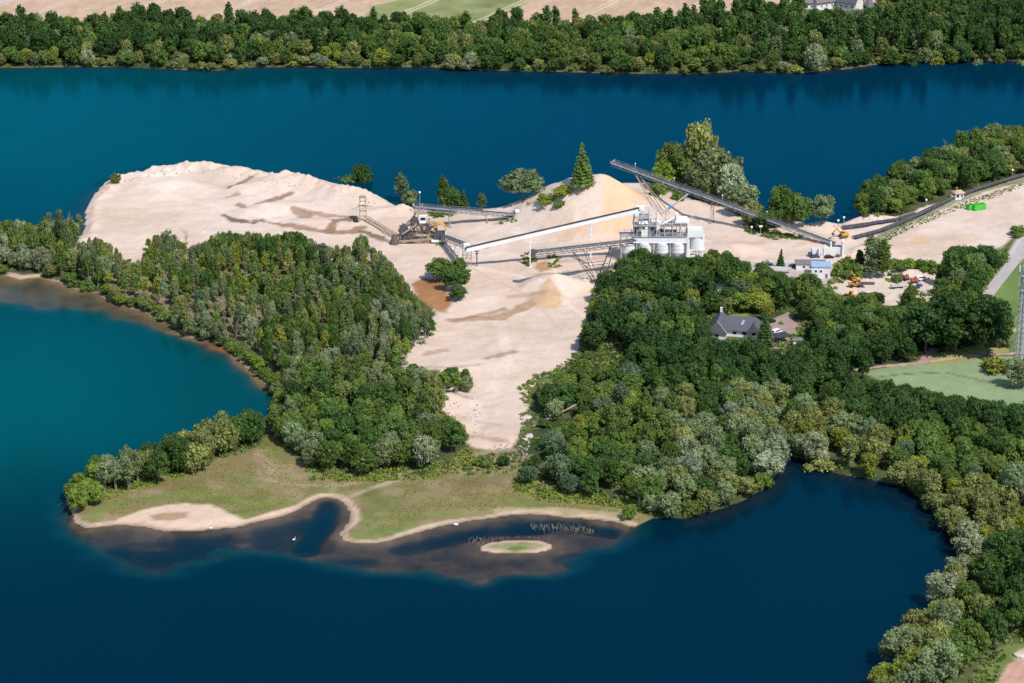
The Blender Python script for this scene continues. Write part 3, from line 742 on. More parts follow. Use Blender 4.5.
def crown_np(lobes, nleaf, leaf, g, up=0.35, core=0.66, droop=0.0, flat_=0.85):
    """lobes: (x,y,z,rx,rz,tone). leaf-sized faces through a shell of every lobe, over an uneven inner mass"""
    Vs = []; Qs = []; Ts = []; base = 0
    areas = np.array([l[3] * (l[3] + l[4]) for l in lobes]); areas = areas / areas.sum()
    C = np.array([l[:3] for l in lobes])
    for li, (x, y, z, rx, rz, tone) in enumerate(lobes):
        n = max(6, int(nleaf * areas[li]))
        d = g.normal(size=(n, 3)); d[:, 2] += up; d /= np.linalg.norm(d, axis=1)[:, None]
        rr = g.uniform(0.62, 1.2, n)[:, None]
        p = np.array([x, y, z]) + d * rr * np.array([rx, rx, rz])
        p[:, 2] -= droop * g.uniform(0, 1, n)
        nr = d + g.normal(size=(n, 3)) * flat_
        nr /= np.linalg.norm(nr, axis=1)[:, None]
        a = np.cross(nr, g.normal(size=(n, 3))); a /= np.linalg.norm(a, axis=1)[:, None]
        b = np.cross(nr, a)
        s = leaf * g.uniform(0.6, 1.35, n)[:, None]
        q = np.stack([p - a * s * .5 - b * s * .32, p + a * s * .5 - b * s * .32, p + a * s * .38 + b * s * .5, p - a * s * .38 + b * s * .5], 1)
        q[:, 2:, :] += (nr * s * 0.18)[:, None, :]
        Vs.append(q.reshape(-1, 3)); Qs.append(np.arange(n * 4).reshape(n, 4) + base); base += n * 4
        t = tone * g.uniform(0.72, 1.28, n)
        hue = g.uniform(-0.08, 0.08, n)
        col = np.stack([t * (1 + hue), t, t * (1 - hue), np.ones(n)], 1)
        Ts.append(np.repeat(col, 4, 0))
    # inner mass as quads made of triangles with a doubled corner is avoided: use small tris as degenerate-free quads
    for (x, y, z, rx, rz, tone) in lobes:
        v = ICV * (1 + (g.random(len(ICV))[:, None] - 0.5) * 0.5) * np.array([rx * core, rx * core, rz * core]) + np.array([x, y, z])
        n = len(ICF)
        tri = v[ICF]
        mid = (tri[:, 0] + tri[:, 2]) / 2 * 1.0
        q = np.stack([tri[:, 0], tri[:, 1], tri[:, 2], mid], 1)
        Vs.append(q.reshape(-1, 3)); Qs.append(np.arange(n * 4).reshape(n, 4) + base); base += n * 4
        t = tone * g.uniform(0.7, 1.0, n)
        Ts.append(np.repeat(np.stack([t, t, t, np.ones(n)], 1), 4, 0))
    return np.concatenate(Vs), np.concatenate(Qs), np.concatenate(Ts)

def lobes_round(g, h, r, base, n, small=0.36):
    L_ = []
    cz = (base + h) / 2; rz = (h - base) / 2
    L_.append((0, 0, cz - rz * 0.1, r * 0.55, rz * 0.66, g.uniform(.85, 1.05)))
    lean = g.uniform(0, 2 * PI); la = g.uniform(.05, .3); pk = g.uniform(-.25, .35)
    for k in range(n):
        a = k * 2.399963 + g.uniform(-.3, .3); u = (k + 0.5) / n
        zz = 1 - 1.75 * u
        zz = np.clip(zz + g.uniform(-.12, .12), -.85, .9)
        q = math.sqrt(max(0.05, 1 - zz * zz))
        s = g.uniform(.55, 1.4)
        q = q * (1 - pk * zz) * g.uniform(.7, 1.15) * (1 + la * math.cos(a - lean))
        L_.append((math.cos(a) * q * r * 0.76, math.sin(a) * q * r * 0.76, cz + zz * rz * 0.76, r * small * s, r * small * s * g.uniform(.7, .95), g.uniform(.78, 1.25)))
    return L_

def trunk_mb(h, r, g, limbs=5, top=0.75, spread=0.3, stems=1):
    m = MB()
    for s_ in range(stems):
        ox, oy = (0, 0) if stems == 1 else (g.uniform(-.8, .8), g.uniform(-.8, .8))
        pts = [Vector((ox * 0.4, oy * 0.4, -0.4))]; nseg = 4
        for k in range(1, nseg + 1):
            pts.append(Vector((ox * (0.4 + k * .3) + g.uniform(-.12, .12), oy * (0.4 + k * .3) + g.uniform(-.12, .12), h * top * k / nseg)))
        for k in range(nseg):
            m.tube(pts[k], pts[k + 1], r * (1 - 0.2 * k), r * (1 - 0.2 * (k + 1)) + 0.01, 6)
        for k in range(limbs):
            a = g.uniform(0, 2 * PI); t = g.uniform(.35, .95); p = pts[0].lerp(pts[-1], t)
            q = p + Vector((math.cos(a) * h * spread * (1.1 - t * .6), math.sin(a) * h * spread * (1.1 - t * .6), h * g.uniform(.12, .24)))
            m.tube(p, q, r * .4, r * .12, 5)
    return m

KINDS = {}
def proto(kind, lobes, nleaf, leaf, trunk, bark, g, H, Rr, **kw):
    V_, Q_, T_ = crown_np(lobes, nleaf, leaf, g, **kw)
    me_ = np_mesh(kind + '_crown', V_, Q_, M['leaf'], {'tint': ('FLOAT_COLOR', T_)})
    t_ = MB(); t_.v = trunk.v; t_.f = trunk.f
    tm = bpy.data.meshes.new(kind + '_trunk'); tm.from_pydata(t_.v, [], t_.f); tm.materials.append(bark)
    KINDS.setdefault(kind, []).append(dict(crown=me_, trunk=tm, np=(V_, Q_, T_), tnp=(t_.v, t_.f), H=H, R=Rr, bark=bark))

for s in range(7):
    g = np.random.default_rng(100 + s)
    H = 12.0; r = 5.0
    proto('broadleaf', lobes_round(g, H, r, 1.8, 27, .31), 2600, 0.58, trunk_mb(H, .32, g), M['bark'], g, H, r)
    g = np.random.default_rng(200 + s)
    H = 12.0; r = 5.2
    Lw = lobes_round(g, H, r, 1.4, 26, 0.33)
    Lw = [(x, y, z - (x * x + y * y) ** .5 * .12, a, b * 1.15, t) for x, y, z, a, b, t in Lw]
    proto('willow', Lw, 2500, 0.55, trunk_mb(H, .36, g, 7, .7, .4), M['bark'], g, H, r, droop=0.5, up=.2)
    g = np.random.default_rng(300 + s)
    H = 12.0; r = 2.9
    lift = 1.6 if s >= 2 else 0.0; cmp_ = .78 if s >= 2 else 1.0
    Lb = [(g.uniform(-.5, .5), g.uniform(-.5, .5), 4.2 + lift + k * 1.15 * cmp_, r * (1.0 - abs(k - 2.0) * .16) * g.uniform(.55, .7), 1.6, g.uniform(.8, 1.2)) for k in range(6)]
    for k in range(11):
        a = k * 2.4; zz = 3.8 + lift * 1.2 + k * .62 * cmp_
        q = r * (1 - (k / 13)) * .75
        Lb.append((math.cos(a) * q, math.sin(a) * q, zz, g.uniform(.8, 1.25), g.uniform(.8, 1.3), g.uniform(.75, 1.25)))
    proto('birch', Lb, 1500, 0.5, trunk_mb(H, .15, g, 3, .9, .12, stems=3), M['palebark'], g, H, r, core=.6)
    g = np.random.default_rng(400 + s)
    H = 16.0; r = 2.2
    Lp = [(g.uniform(-.5, .5), g.uniform(-.5, .5), 3.0 + k * 1.3, r * math.sin(PI * (k + 1.6) / 12.5) ** .6 * g.uniform(.55, .95), 1.3, g.uniform(.8, 1.2)) for k in range(10)]
    Lp += [(math.cos(k * 2.4) * 1.1, math.sin(k * 2.4) * 1.1, 3 + k * .95, 1.0, 1.3, g.uniform(.75, 1.25)) for k in range(12)]
    proto('poplar', Lp, 1500, 0.5, trunk_mb(H, .25, g, 3, .9, .08), M['palebark'], g, H, r, core=.6)
for s in range(3):
    g = np.random.default_rng(500 + s)
    H = 14.0; r = 3.1; Ls = []
    for k in range(12):
        z = 1.6 + k * 1.0; q = r * (1 - k / 12.6)
        for j in range(max(3, 7 - k // 2)):
            a = j * 2 * PI / max(3, 7 - k // 2) + k
            Ls.append((math.cos(a) * q * .62, math.sin(a) * q * .62, z - .3, q * .42 + .12, .5, g.uniform(.75, 1.2)))
        Ls.append((0, 0, z + .2, q * .5 + .1, .8, 1.0))
    proto('spruce', Ls, 1900, 0.42, trunk_mb(H, .22, g, 0, .95), M['bark'], g, H, r, core=.7, droop=.25)
    g = np.random.default_rng(600 + s)
    H = 3.4; r = 2.4
    proto('shrub', lobes_round(g, H, r, 0.1, 12, .4), 800, 0.42, trunk_mb(H, .08, g, 4, .6, .4), M['bark'], g, H, r)
    # bare tree: limbs and twigs only
    g = np.random.default_rng(700 + s)
    m = MB()
    def br(p, d, L__, r_, n):
        q = p + d * L__
        m.tube(p, q, r_, r_ * .6, 5)
        if n == 0: return
        for k in range(3 if n > 1 else 4):
            v_ = Vector(g.normal(size=3)) * .55; v_.z = abs(v_.z) * .6
            br(p.lerp(q, g.uniform(.6, 1)), (d * .9 + v_).normalized(), L__ * g.uniform(.5, .75), r_ * .5, n - 1)
    br(Vector((0, 0, -.3)), Vector((0, 0, 1)), 4.6, .22, 4)
    tm = bpy.data.meshes.new('bare_trunk'); tm.from_pydata(m.v, [], m.f); tm.materials.append(M['deadwood'])
    KINDS.setdefault('bare', []).append(dict(crown=None, trunk=tm, np=None, tnp=(m.v, m.f), H=11.0, R=3.0, bark=M['deadwood']))

TONES = {  # name -> foliage colour
    'dark green': (0.056, 0.112, 0.028), 'deep green': (0.083, 0.152, 0.035), 'mid green': (0.142, 0.212, 0.046), 'fresh green': (0.190, 0.272, 0.045),
    'yellow-green': (0.270, 0.310, 0.048), 'olive': (0.232, 0.255, 0.078), 'grey-green': (0.205, 0.258, 0.115), 'silvery': (0.290, 0.330, 0.190), 'blue-green': (0.125, 0.185, 0.090)}
KNAME = {'broadleaf': ('broadleaf_tree', 'broadleaf tree', 'tree'), 'willow': ('willow_tree', 'willow', 'willow'), 'birch': ('birch_tree', 'slender birch', 'birch'), 'poplar': ('poplar_tree', 'columnar poplar', 'poplar'),
         'spruce': ('spruce_tree', 'pointed spruce', 'spruce'), 'shrub': ('shrub', 'shrub', 'shrub'), 'bare': ('dead_tree', 'leafless tree', 'tree')}

# ------------------------------------------------------------------ where the canopy stands in the picture
C1 = [(-60, 224), (-10, 222), (8, 221), (16, 217), (25, 222), (35, 226), (42, 216), (55, 213), (66, 207), (73, 205), (79, 212), (88, 211), (86, 222), (82, 232), (76, 243), (88, 240), (100, 240), (116, 247), (124, 260), (138, 263), (143, 258), (145, 241),
    (155, 236), (170, 232), (178, 237), (188, 250), (200, 243), (212, 238), (222, 233), (240, 235), (256, 234), (275, 236), (300, 233), (315, 243), (335, 248), (352, 246), (356, 235), (366, 236), (372, 248), (386, 258),
    (398, 270), (410, 288), (422, 308), (434, 322), (438, 336), (430, 347), (412, 350), (404, 362), (424, 368), (436, 378), (448, 370), (460, 367), (471, 374), (473, 388), (466, 394), (455, 399), (436, 404),
    (440, 414), (462, 424), (469, 436), (468, 450), (455, 458), (440, 463), (430, 471), (415, 473), (400, 465), (375, 472), (350, 475), (315, 476), (303, 463), (288, 456), (280, 446), (262, 437), (254, 432), (260, 420), (270, 410),
    (276, 396), (258, 377), (248, 370), (233, 356), (218, 347), (188, 341), (163, 327), (138, 315), (110, 306), (98, 298), (80, 296), (60, 286), (40, 278), (36, 268), (12, 272), (0, 277), (-60, 278)]
C1B = [(55, 495), (58, 478), (68, 466), (82, 462), (84, 446), (98, 441), (112, 439), (124, 441), (136, 446), (140, 436), (150, 428), (158, 420), (175, 415), (192, 420), (198, 411), (208, 404), (225, 399), (245, 402), (258, 412),
    (262, 430), (257, 446), (240, 454), (225, 457), (205, 467), (190, 475), (160, 482), (130, 490), (103, 496), (95, 504), (75, 511), (62, 508)]
C2 = [(580, 335), (588, 312), (593, 290), (602, 274), (612, 263), (622, 258), (634, 252), (649, 250), (660, 255), (674, 259), (687, 257), (698, 259), (707, 252), (722, 249), (734, 254), (741, 262), (752, 266), (766, 262), (772, 270), (786, 276), (795, 276),
    (812, 272), (822, 282), (832, 292), (840, 297), (856, 297), (872, 290), (884, 298), (897, 306), (905, 290), (911, 280), (920, 296), (928, 306), (935, 290), (936, 268), (946, 252), (960, 247), (976, 249), (990, 254), (1004, 262), (990, 280), (982, 295),
    (1000, 298), (1009, 310), (1012, 330), (1006, 347), (985, 356), (950, 356), (936, 352), (926, 360), (890, 363), (852, 367), (860, 379), (880, 379), (900, 384), (925, 389), (950, 395), (990, 402), (1024, 406), (1100, 410), (1100, 640),
    (1024, 641), (1008, 648), (985, 654), (968, 668), (962, 690), (968, 740), (855, 740), (857, 690), (868, 672), (880, 654), (905, 634), (925, 612), (938, 596), (935, 585), (950, 572), (960, 558), (945, 540), (928, 520), (912, 508), (902, 492), (870, 486),
    (835, 474), (815, 472), (800, 462), (792, 452), (784, 455), (784, 466), (772, 484), (745, 502), (700, 519), (665, 523), (652, 516), (640, 508), (620, 498), (595, 496), (570, 493), (545, 490), (528, 484), (518, 476), (524, 462), (538, 450),
    (534, 440), (537, 425), (544, 412), (533, 405), (533, 391), (540, 381), (552, 377), (568, 370), (580, 356)]
C4 = [(851, 205), (850, 190), (858, 179), (872, 168), (886, 163), (898, 159), (915, 145), (935, 141), (948, 137), (960, 128), (975, 119), (990, 113), (1003, 104), (1015, 98), (1024, 96), (1100, 80), (1100, 160),
    (1024, 174), (985, 185), (964, 191), (950, 190), (935, 199), (915, 207), (890, 217), (877, 220), (866, 218), (856, 213)]
CLEAR = [[(706, 316), (722, 309), (745, 313), (768, 322), (768, 341), (712, 339)], [(714, 282), (723, 280), (724, 290), (714, 290)], [(766, 326), (774, 313), (790, 308), (804, 314), (807, 328), (801, 342), (785, 354), (768, 350)], [(528, 436), (575, 407), (580, 413), (536, 442)], [(590, 352), (600, 342), (620, 344), (624, 362), (606, 370), (596, 364)],
         [(722, 320), (733, 311), (748, 313), (748, 322)],
         [(865, 372), (900, 366), (950, 361), (1015, 355), (1040, 404), (985, 399), (925, 386), (880, 377)]]
# base stand of the far bank is one wood
placed = []   # X, Y, r
def crowd(X, Y, r, k=1.0):
    for a, b, c in near_cell(X, Y):
        if (a - X) ** 2 + (b - Y) ** 2 < (k * (r + c) / 2) ** 2: return True
    return False
cells = {}
def near_cell(X, Y):
    i, j = int(X // 12), int(Y // 12)
    for a in (i - 1, i, i + 1):
        for b in (j - 1, j, j + 1):
            for t in cells.get((a, b), ()): yield t
def put(X, Y, r):
    cells.setdefault((int(X // 12), int(Y // 12)), []).append((X, Y, r))

TREES = []   # dicts
def spec(kind, tone, X, Y, h, r, zone, rz=None, label=None, fixed=False, group=None):
    p = rnd.randrange(len(KINDS[kind]))
    c = TONES[tone] if tone else (1, 1, 1)
    j = rnd.uniform(.82, 1.2); hj = rnd.uniform(-.07, .05)
    c = (c[0] * j * (1 + hj), c[1] * j, c[2] * j * (1 - hj))
    TREES.append(dict(ax=rnd.uniform(.86, 1.16), tx=rnd.uniform(-.06, .06), ty=rnd.uniform(-.06, .06), kind=kind, tone=tone, X=X, Y=Y, h=h, r=r, zone=zone, rz=rnd.uniform(0, 2 * PI), p=p, c=c, label=label, fixed=fixed, group=group))
    put(X, Y, r)

def pick(table, X=None, Y=None):
    u = rnd.random()
    if X is not None:   # species stand in clumps
        v = float(fbm(np.array([X]), np.array([Y]), 26, 2, 201)[0])
        u = (min(max((v - .28) / .44, 0), 1) * .62 + u * .38 + X * .0021 + Y * .0013) % 1.0
    t = u * sum(x[-1] for x in table)
    for x in table:
        t -= x[-1]
        if t <= 0: return x
    return table[-1]

def scatter(poly, zone, table_fn, tries, kk=0.9, clear=(), top_frac=.93, base_in=True):
    xs = [p[0] for p in poly]; ys = [p[1] for p in poly]
    n = 0
    for _ in range(tries):
        x = rnd.uniform(min(xs), max(xs)); y = rnd.uniform(min(ys), max(ys))
        if not inside(x, y, poly): continue
        # denser picking for the far part of the stand, so that trees are even on the ground
        if rnd.random() > (430.0 / (y + 606)) ** 3 * 8: continue
        p = at(x, y, 1.7)
        kind, tone, h0, h1, r0, r1, wgt = pick(table_fn(x, y), p.x, p.y)
        h = rnd.uniform(h0 * .82, h1 * 1.06); r = rnd.uniform(r0, r1)
        if hz(p.x, p.y) < .12: continue
        if crowd(p.x, p.y, r, kk * 2 * (1.24 if zone == 'left wood' and 110 < x < 300 and y > 270 and y < 350 else 1)): continue
        s_ = scale_at(y)
        ok = False
        for shrink in (1.0, .85, .7, .55, .42):
            hh, rr = h * shrink, r * (shrink ** .7)
            yt = y - hh * s_ * .94 * top_frac; ym = y - hh * s_ * .94 * .5
            pts = [(x, yt), (x - rr * s_ * .8, ym), (x + rr * s_ * .8, ym), (x - rr * s_ * .55, yt + 2), (x + rr * s_ * .55, yt + 2)]
            if all(inside(a, b, poly) for a, b in pts) and not any(inside(a, b, c_) for c_ in clear for a, b in pts + [(x, ym), (x, y - 1)]):
                ok = True; break
        if not ok: continue
        if shrink < .6 and kind in ('birch', 'poplar', 'spruce'): kind = 'broadleaf'
        if zone == 'left wood' and y < 372: rr *= .86; hh *= 1.06
        spec(kind, tone, p.x, p.y, hh, rr, zone)
        n += 1
    return n

# hand-placed trees: kind, tone, base x, base y, height in pixels, half width in pixels, label
HERO = [
    ('spruce', 'mid green', 583, 187, 43, 12, 'lone pointed conifer on the water edge left of the big sand pile'),
    ('broadleaf', 'grey-green', 523, 200, 31, 18, 'round grey-green tree on the back shore between conveyor and sand pile'),
    ('birch', 'blue-green', 402, 204, 34, 9, 'tall thin tree behind the dredging machine, overhanging the back lake'),
    ('broadleaf', 'grey-green', 411, 206, 20, 8, 'small grey-green tree right beside the thin one behind the dredging machine'),
    ('birch', 'deep green', 444, 211, 36, 9, 'tall narrow tree behind the gallery conveyor, first of its clump'),
    ('broadleaf', 'deep green', 453, 211, 26, 9, 'bushy dark tree in the middle of the clump behind the gallery conveyor'),
    ('spruce', 'deep green', 463, 210, 25, 8, 'pointed dark tree closing the clump behind the gallery conveyor'),
    ('birch', 'blue-green', 481, 210, 17, 6, 'small thin grey tree alone behind the gallery conveyor'),
    ('broadleaf', 'deep green', 361, 183, 34, 9, 'upright dark tree on the rear bank of the sand peninsula'),
    ('shrub', 'olive', 340, 180, 15, 10, 'low olive bush left of the upright tree on the rear bank'),
    ('shrub', 'mid green', 350, 183, 18, 10, 'mid green bush hugging the upright tree on the rear bank'),
    ('shrub', 'yellow-green', 562, 196, 8.5, 9, 'vivid yellow-green bush at the left foot of the big sand pile'),
    ('shrub', 'yellow-green', 546, 203, 8, 9, 'smaller yellow-green bush lower down beside the vivid one'),
    ('shrub', 'mid green', 559, 208, 7, 5, 'small green bush on the sand below the two yellow-green ones'),
    ('shrub', 'mid green', 116, 182, 7, 6, 'tiny bright bush on the rear rim of the sand peninsula'),
    ('willow', 'olive', 697, 182, 62, 19, 'tallest willow of the group behind the long conveyor'),
    ('willow', 'grey-green', 712, 197, 52, 24, 'broad grey willow leaning over the middle of the long conveyor'),
    ('willow', 'mid green', 676, 186, 44, 17, 'mid green willow, first of the group behind the long conveyor'),
    ('willow', 'silvery', 728, 205, 42, 15, 'silvery willow at the right end of the group behind the long conveyor'),
    ('broadleaf', 'fresh green', 664, 190, 28, 12, 'fresh green small tree below the left willow by the conveyor'),
    ('willow', 'grey-green', 742, 216, 34, 13, 'grey-green willow half hidden under the long conveyor'),
    ('broadleaf', 'olive', 752, 226, 24, 11, 'olive small tree in front of the long conveyor beside the floodlight'),
    ('shrub', 'mid green', 657, 196, 12, 9, 'green bush under the raised head of the long conveyor'),
    ('shrub', 'mid green', 680, 200, 8, 7, 'low bush on the slope under the long conveyor'),
    ('broadleaf', 'deep green', 766, 232, 20, 11, 'dark green small tree in front of the long conveyor near the sand'),
    ('broadleaf', 'deep green', 780, 226, 38, 14, 'dark tree at the left of the water-side trio beyond the conveyor'),
    ('willow', 'mid green', 792, 226, 36, 13, 'pale middle tree of the water-side trio beyond the conveyor'),
    ('broadleaf', 'mid green', 803, 227, 28, 9, 'lower right tree of the water-side trio beyond the conveyor'),
    ('broadleaf', 'grey-green', 822, 224, 28, 11, 'small round grey-green tree alone on the water edge by the gravel heap'),
    ('spruce', 'deep green', 780, 271, 24, 5.5, 'small pointed spruce standing between the two flat-roofed sheds'),
    ('birch', 'dark green', 861, 274, 24, 6, 'narrow dark tree just left of the two tall poplars'),
    ('poplar', 'grey-green', 872, 279, 42, 7.5, 'left one of the two tall poplars above the vehicle yard'),
    ('poplar', 'mid green', 883, 278, 39, 7, 'right one of the two tall poplars above the vehicle yard'),
    ('birch', 'grey-green', 878, 275, 32, 6, 'thin tree squeezed behind the two tall poplars'),
    ('spruce', 'mid green', 909, 306, 25, 8, 'pointed green tree on the lower edge of the vehicle yard'),
    ('spruce', 'deep green', 764, 348, 40, 9, 'dark spruce overlapping the right end of the slate-roofed house'),
    ('broadleaf', 'yellow-green', 760, 313, 20, 13, 'yellow-green tree just behind the slate-roofed house'),
    ('broadleaf', 'fresh green', 744, 312, 18, 12, 'fresh green tree behind the house lawn'),
    ('willow', 'olive', 727, 312, 14, 8, 'olive tree behind the left gable of the slate-roofed house'),
    ('broadleaf', 'deep green', 456, 291, 22, 13, 'round dark tree at the right edge of the orange settling pond'),
    ('broadleaf', 'mid green', 441, 279, 19, 14, 'spreading green tree above the orange settling pond'),
    ('broadleaf', 'mid green', 459, 277, 18, 9, 'small green tree beside the foot of the white conveyor'),
    ('broadleaf', 'deep green', 458, 300, 14, 9, 'dark small tree lowest beside the orange settling pond'),
    ('broadleaf', 'mid green', 362, 262, 24, 8, 'rounded tree poking above the left wood near the drag tower'),
    ('bare', None, 188, 262, 36, 8, 'pale leafless tree rising in front of the sand peninsula'),
    ('bare', None, 68, 242, 36, 4, 'thin leafless tree on the narrow tip beyond the sand peninsula'),
    ('bare', None, 945, 160, 24, 5, 'leafless tree on the lake side of the right-hand back wood'),
    ('bare', None, 971, 144, 26, 5, 'leafless tree near the top of the right-hand back wood'),
    ('shrub', 'fresh green', 630, 519, 13, 7, 'lone bright bush on the meadow tip near the shore'),
    ('willow', 'grey-green', 651, 513, 19, 9, 'left one of two rounded grey bushes at the meadow tip'),
    ('willow', 'grey-green', 669, 517, 26, 12, 'right one of two rounded grey bushes at the meadow tip'),
    ('willow', 'silvery', 424, 467, 33, 13, 'round silver-grey tree at the near right corner of the left wood'),
    ('willow', 'silvery', 331, 366, 19, 12, 'pale silver willow in the middle of the left wood'),
    ('shrub', 'mid green', 485, 466, 9, 9, 'low green bush below the end of the sand slope'),
    ('shrub', 'dark green', 503, 466, 9, 6, 'dark low bush right of the one below the sand slope'),
    ('shrub', 'olive', 822, 470, 10, 13, 'low olive bush reaching over the water in the bay corner'),
    ('shrub', 'mid green', 1000, 262, 10, 9, 'bushy shrub beside the road below the green skips'),
    ('shrub', 'mid green', 1018, 236, 9, 8, 'shrub on the road verge near the frame edge'),
    ('willow', 'grey-green', 1022, 388, 32, 14, 'grey willow growing over the foot of the lattice mast'),
    ('shrub', 'yellow-green', 996, 372, 12, 14, 'bright yellow-green bush in front of the parked white van on the field edge'),
    ('broadleaf', 'dark green', 988, 356, 56, 26, 'huge dark round tree, right half of the pair by the field path'),
    ('broadleaf', 'dark green', 955, 352, 58, 30, 'huge dark round tree, middle of the pair by the field path'),
    ('broadleaf', 'dark green', 925, 352, 48, 24, 'large dark tree left of the huge pair by the field path'),
    ('broadleaf', 'mid green', 968, 284, 28, 10, 'light green round tree above the huge dark pair'),
    ('broadleaf', 'deep green', 985, 268, 22, 11, 'small dark tree next to the road bend'),
    ('poplar', 'deep green', 948, 288, 40, 9, 'tall dark tree at the right side of the vehicle yard'),
]
for k, (x, y, hp, wp, tn) in enumerate(((840, 276, 11, 8, 'mid green'), (846, 271, 12, 8, 'fresh green'), (853, 278, 13, 9, 'mid green'), (893, 268, 8, 8, 'fresh green'), (902, 270, 8, 8, 'mid green'), (911, 269, 9, 8, 'fresh green'), (921, 270, 9, 8, 'mid green'), (930, 272, 10, 8, 'fresh green'), (896, 281, 5, 5, 'mid green'))):
    HERO.append(('shrub', tn, x, y, hp, wp, '%s bush along the yard hedge, number %d from the blue-roofed building' % (tn, k + 1)))
for k, tone, x, y, hp, wp, lb in HERO:
    if lb is None: continue
    p = gp(x, y); s_ = scale_at(y)
    spec(k, tone, p.x, p.y, hp / s_ / .94, wp / s_, 'hero', label=lb, fixed=True)

# small tufts on the rear bank and open ground, listed by place
def t_left(x, y):
    if x < 50: return [('broadleaf', 'mid green', 8, 12, 3.5, 5, 3), ('willow', 'silvery', 9, 12, 3.5, 5, 2), ('willow', 'grey-green', 8, 11, 3.5, 4.5, 2), ('broadleaf', 'deep green', 8, 11, 3, 4.5, 3)]
    if x < 90 and y < 250: return [('broadleaf', 'dark green', 8, 13, 2.5, 4, 3), ('birch', 'blue-green', 11, 14, 2.5, 3, 3), ('willow', 'grey-green', 8, 10, 3, 4, 1)]
    if y > 372: return [('broadleaf', 'deep green', 9, 12, 3.4, 5.0, 5), ('broadleaf', 'mid green', 9, 12, 3.2, 4.6, 4), ('broadleaf', 'fresh green', 7, 10, 2.6, 3.6, 1), ('willow', 'grey-green', 9, 12, 3.2, 4.4, 2 if x > 330 and y > 400 else 5), ('birch', 'mid green', 10, 12, 2.4, 3, 2), ('willow', 'olive', 9, 12, 3, 4, 3 if x < 320 else 1), ('broadleaf', 'dark green', 9, 12, 3.4, 4.6, 2)]
    t = [('birch', 'olive', 11, 15, 2.2, 3.1, 8), ('birch', 'mid green', 11, 15, 2.2, 3.1, 5), ('birch', 'yellow-green', 9, 12, 2.2, 3, 1.8), ('broadleaf', 'mid green', 10, 13, 2.5, 3.3, 2), ('broadleaf', 'deep green', 10, 14, 2.5, 3.4, 2.6 if x > 260 else 1.0), ('birch', 'grey-green', 10, 15, 2.1, 2.9, 4),
         ('willow', 'grey-green', 9, 12, 2.8, 3.8, 2.4), ('willow', 'blue-green', 10, 13, 2.8, 3.8, 1), ('willow', 'olive', 9, 12, 2.6, 3.6, 3 if x < 230 else 1), ('willow', 'silvery', 9, 12, 2.6, 3.4, .9), ('poplar', 'blue-green', 12, 15, 2, 2.4, .6), ('birch', 'fresh green', 8, 12, 2.2, 3, 1.2), ('bare', None, 9, 12, 2, 2.5, 2.2 if 105 < x < 300 and y > 268 and y < 355 else .4)]
    return t
def t_row(x, y):
    if x < 100: return [('broadleaf', 'fresh green', 7, 10, 3, 4, 5), ('broadleaf', 'mid green', 8, 10, 3, 4, 2)]
    if x < 140: return [('birch', 'grey-green', 12, 15, 2.6, 3.2, 4), ('willow', 'silvery', 11, 14, 2.6, 3.4, 2), ('broadleaf', 'mid green', 8, 11, 3, 3.6, 1)]
    return [('willow', 'olive', 12, 16, 3.8, 5, 2), ('broadleaf', 'deep green', 11, 16, 3.8, 5, 3), ('willow', 'grey-green', 10, 14, 3.8, 5, 2), ('broadleaf', 'mid green', 9, 12, 3.2, 4.2, 2)]
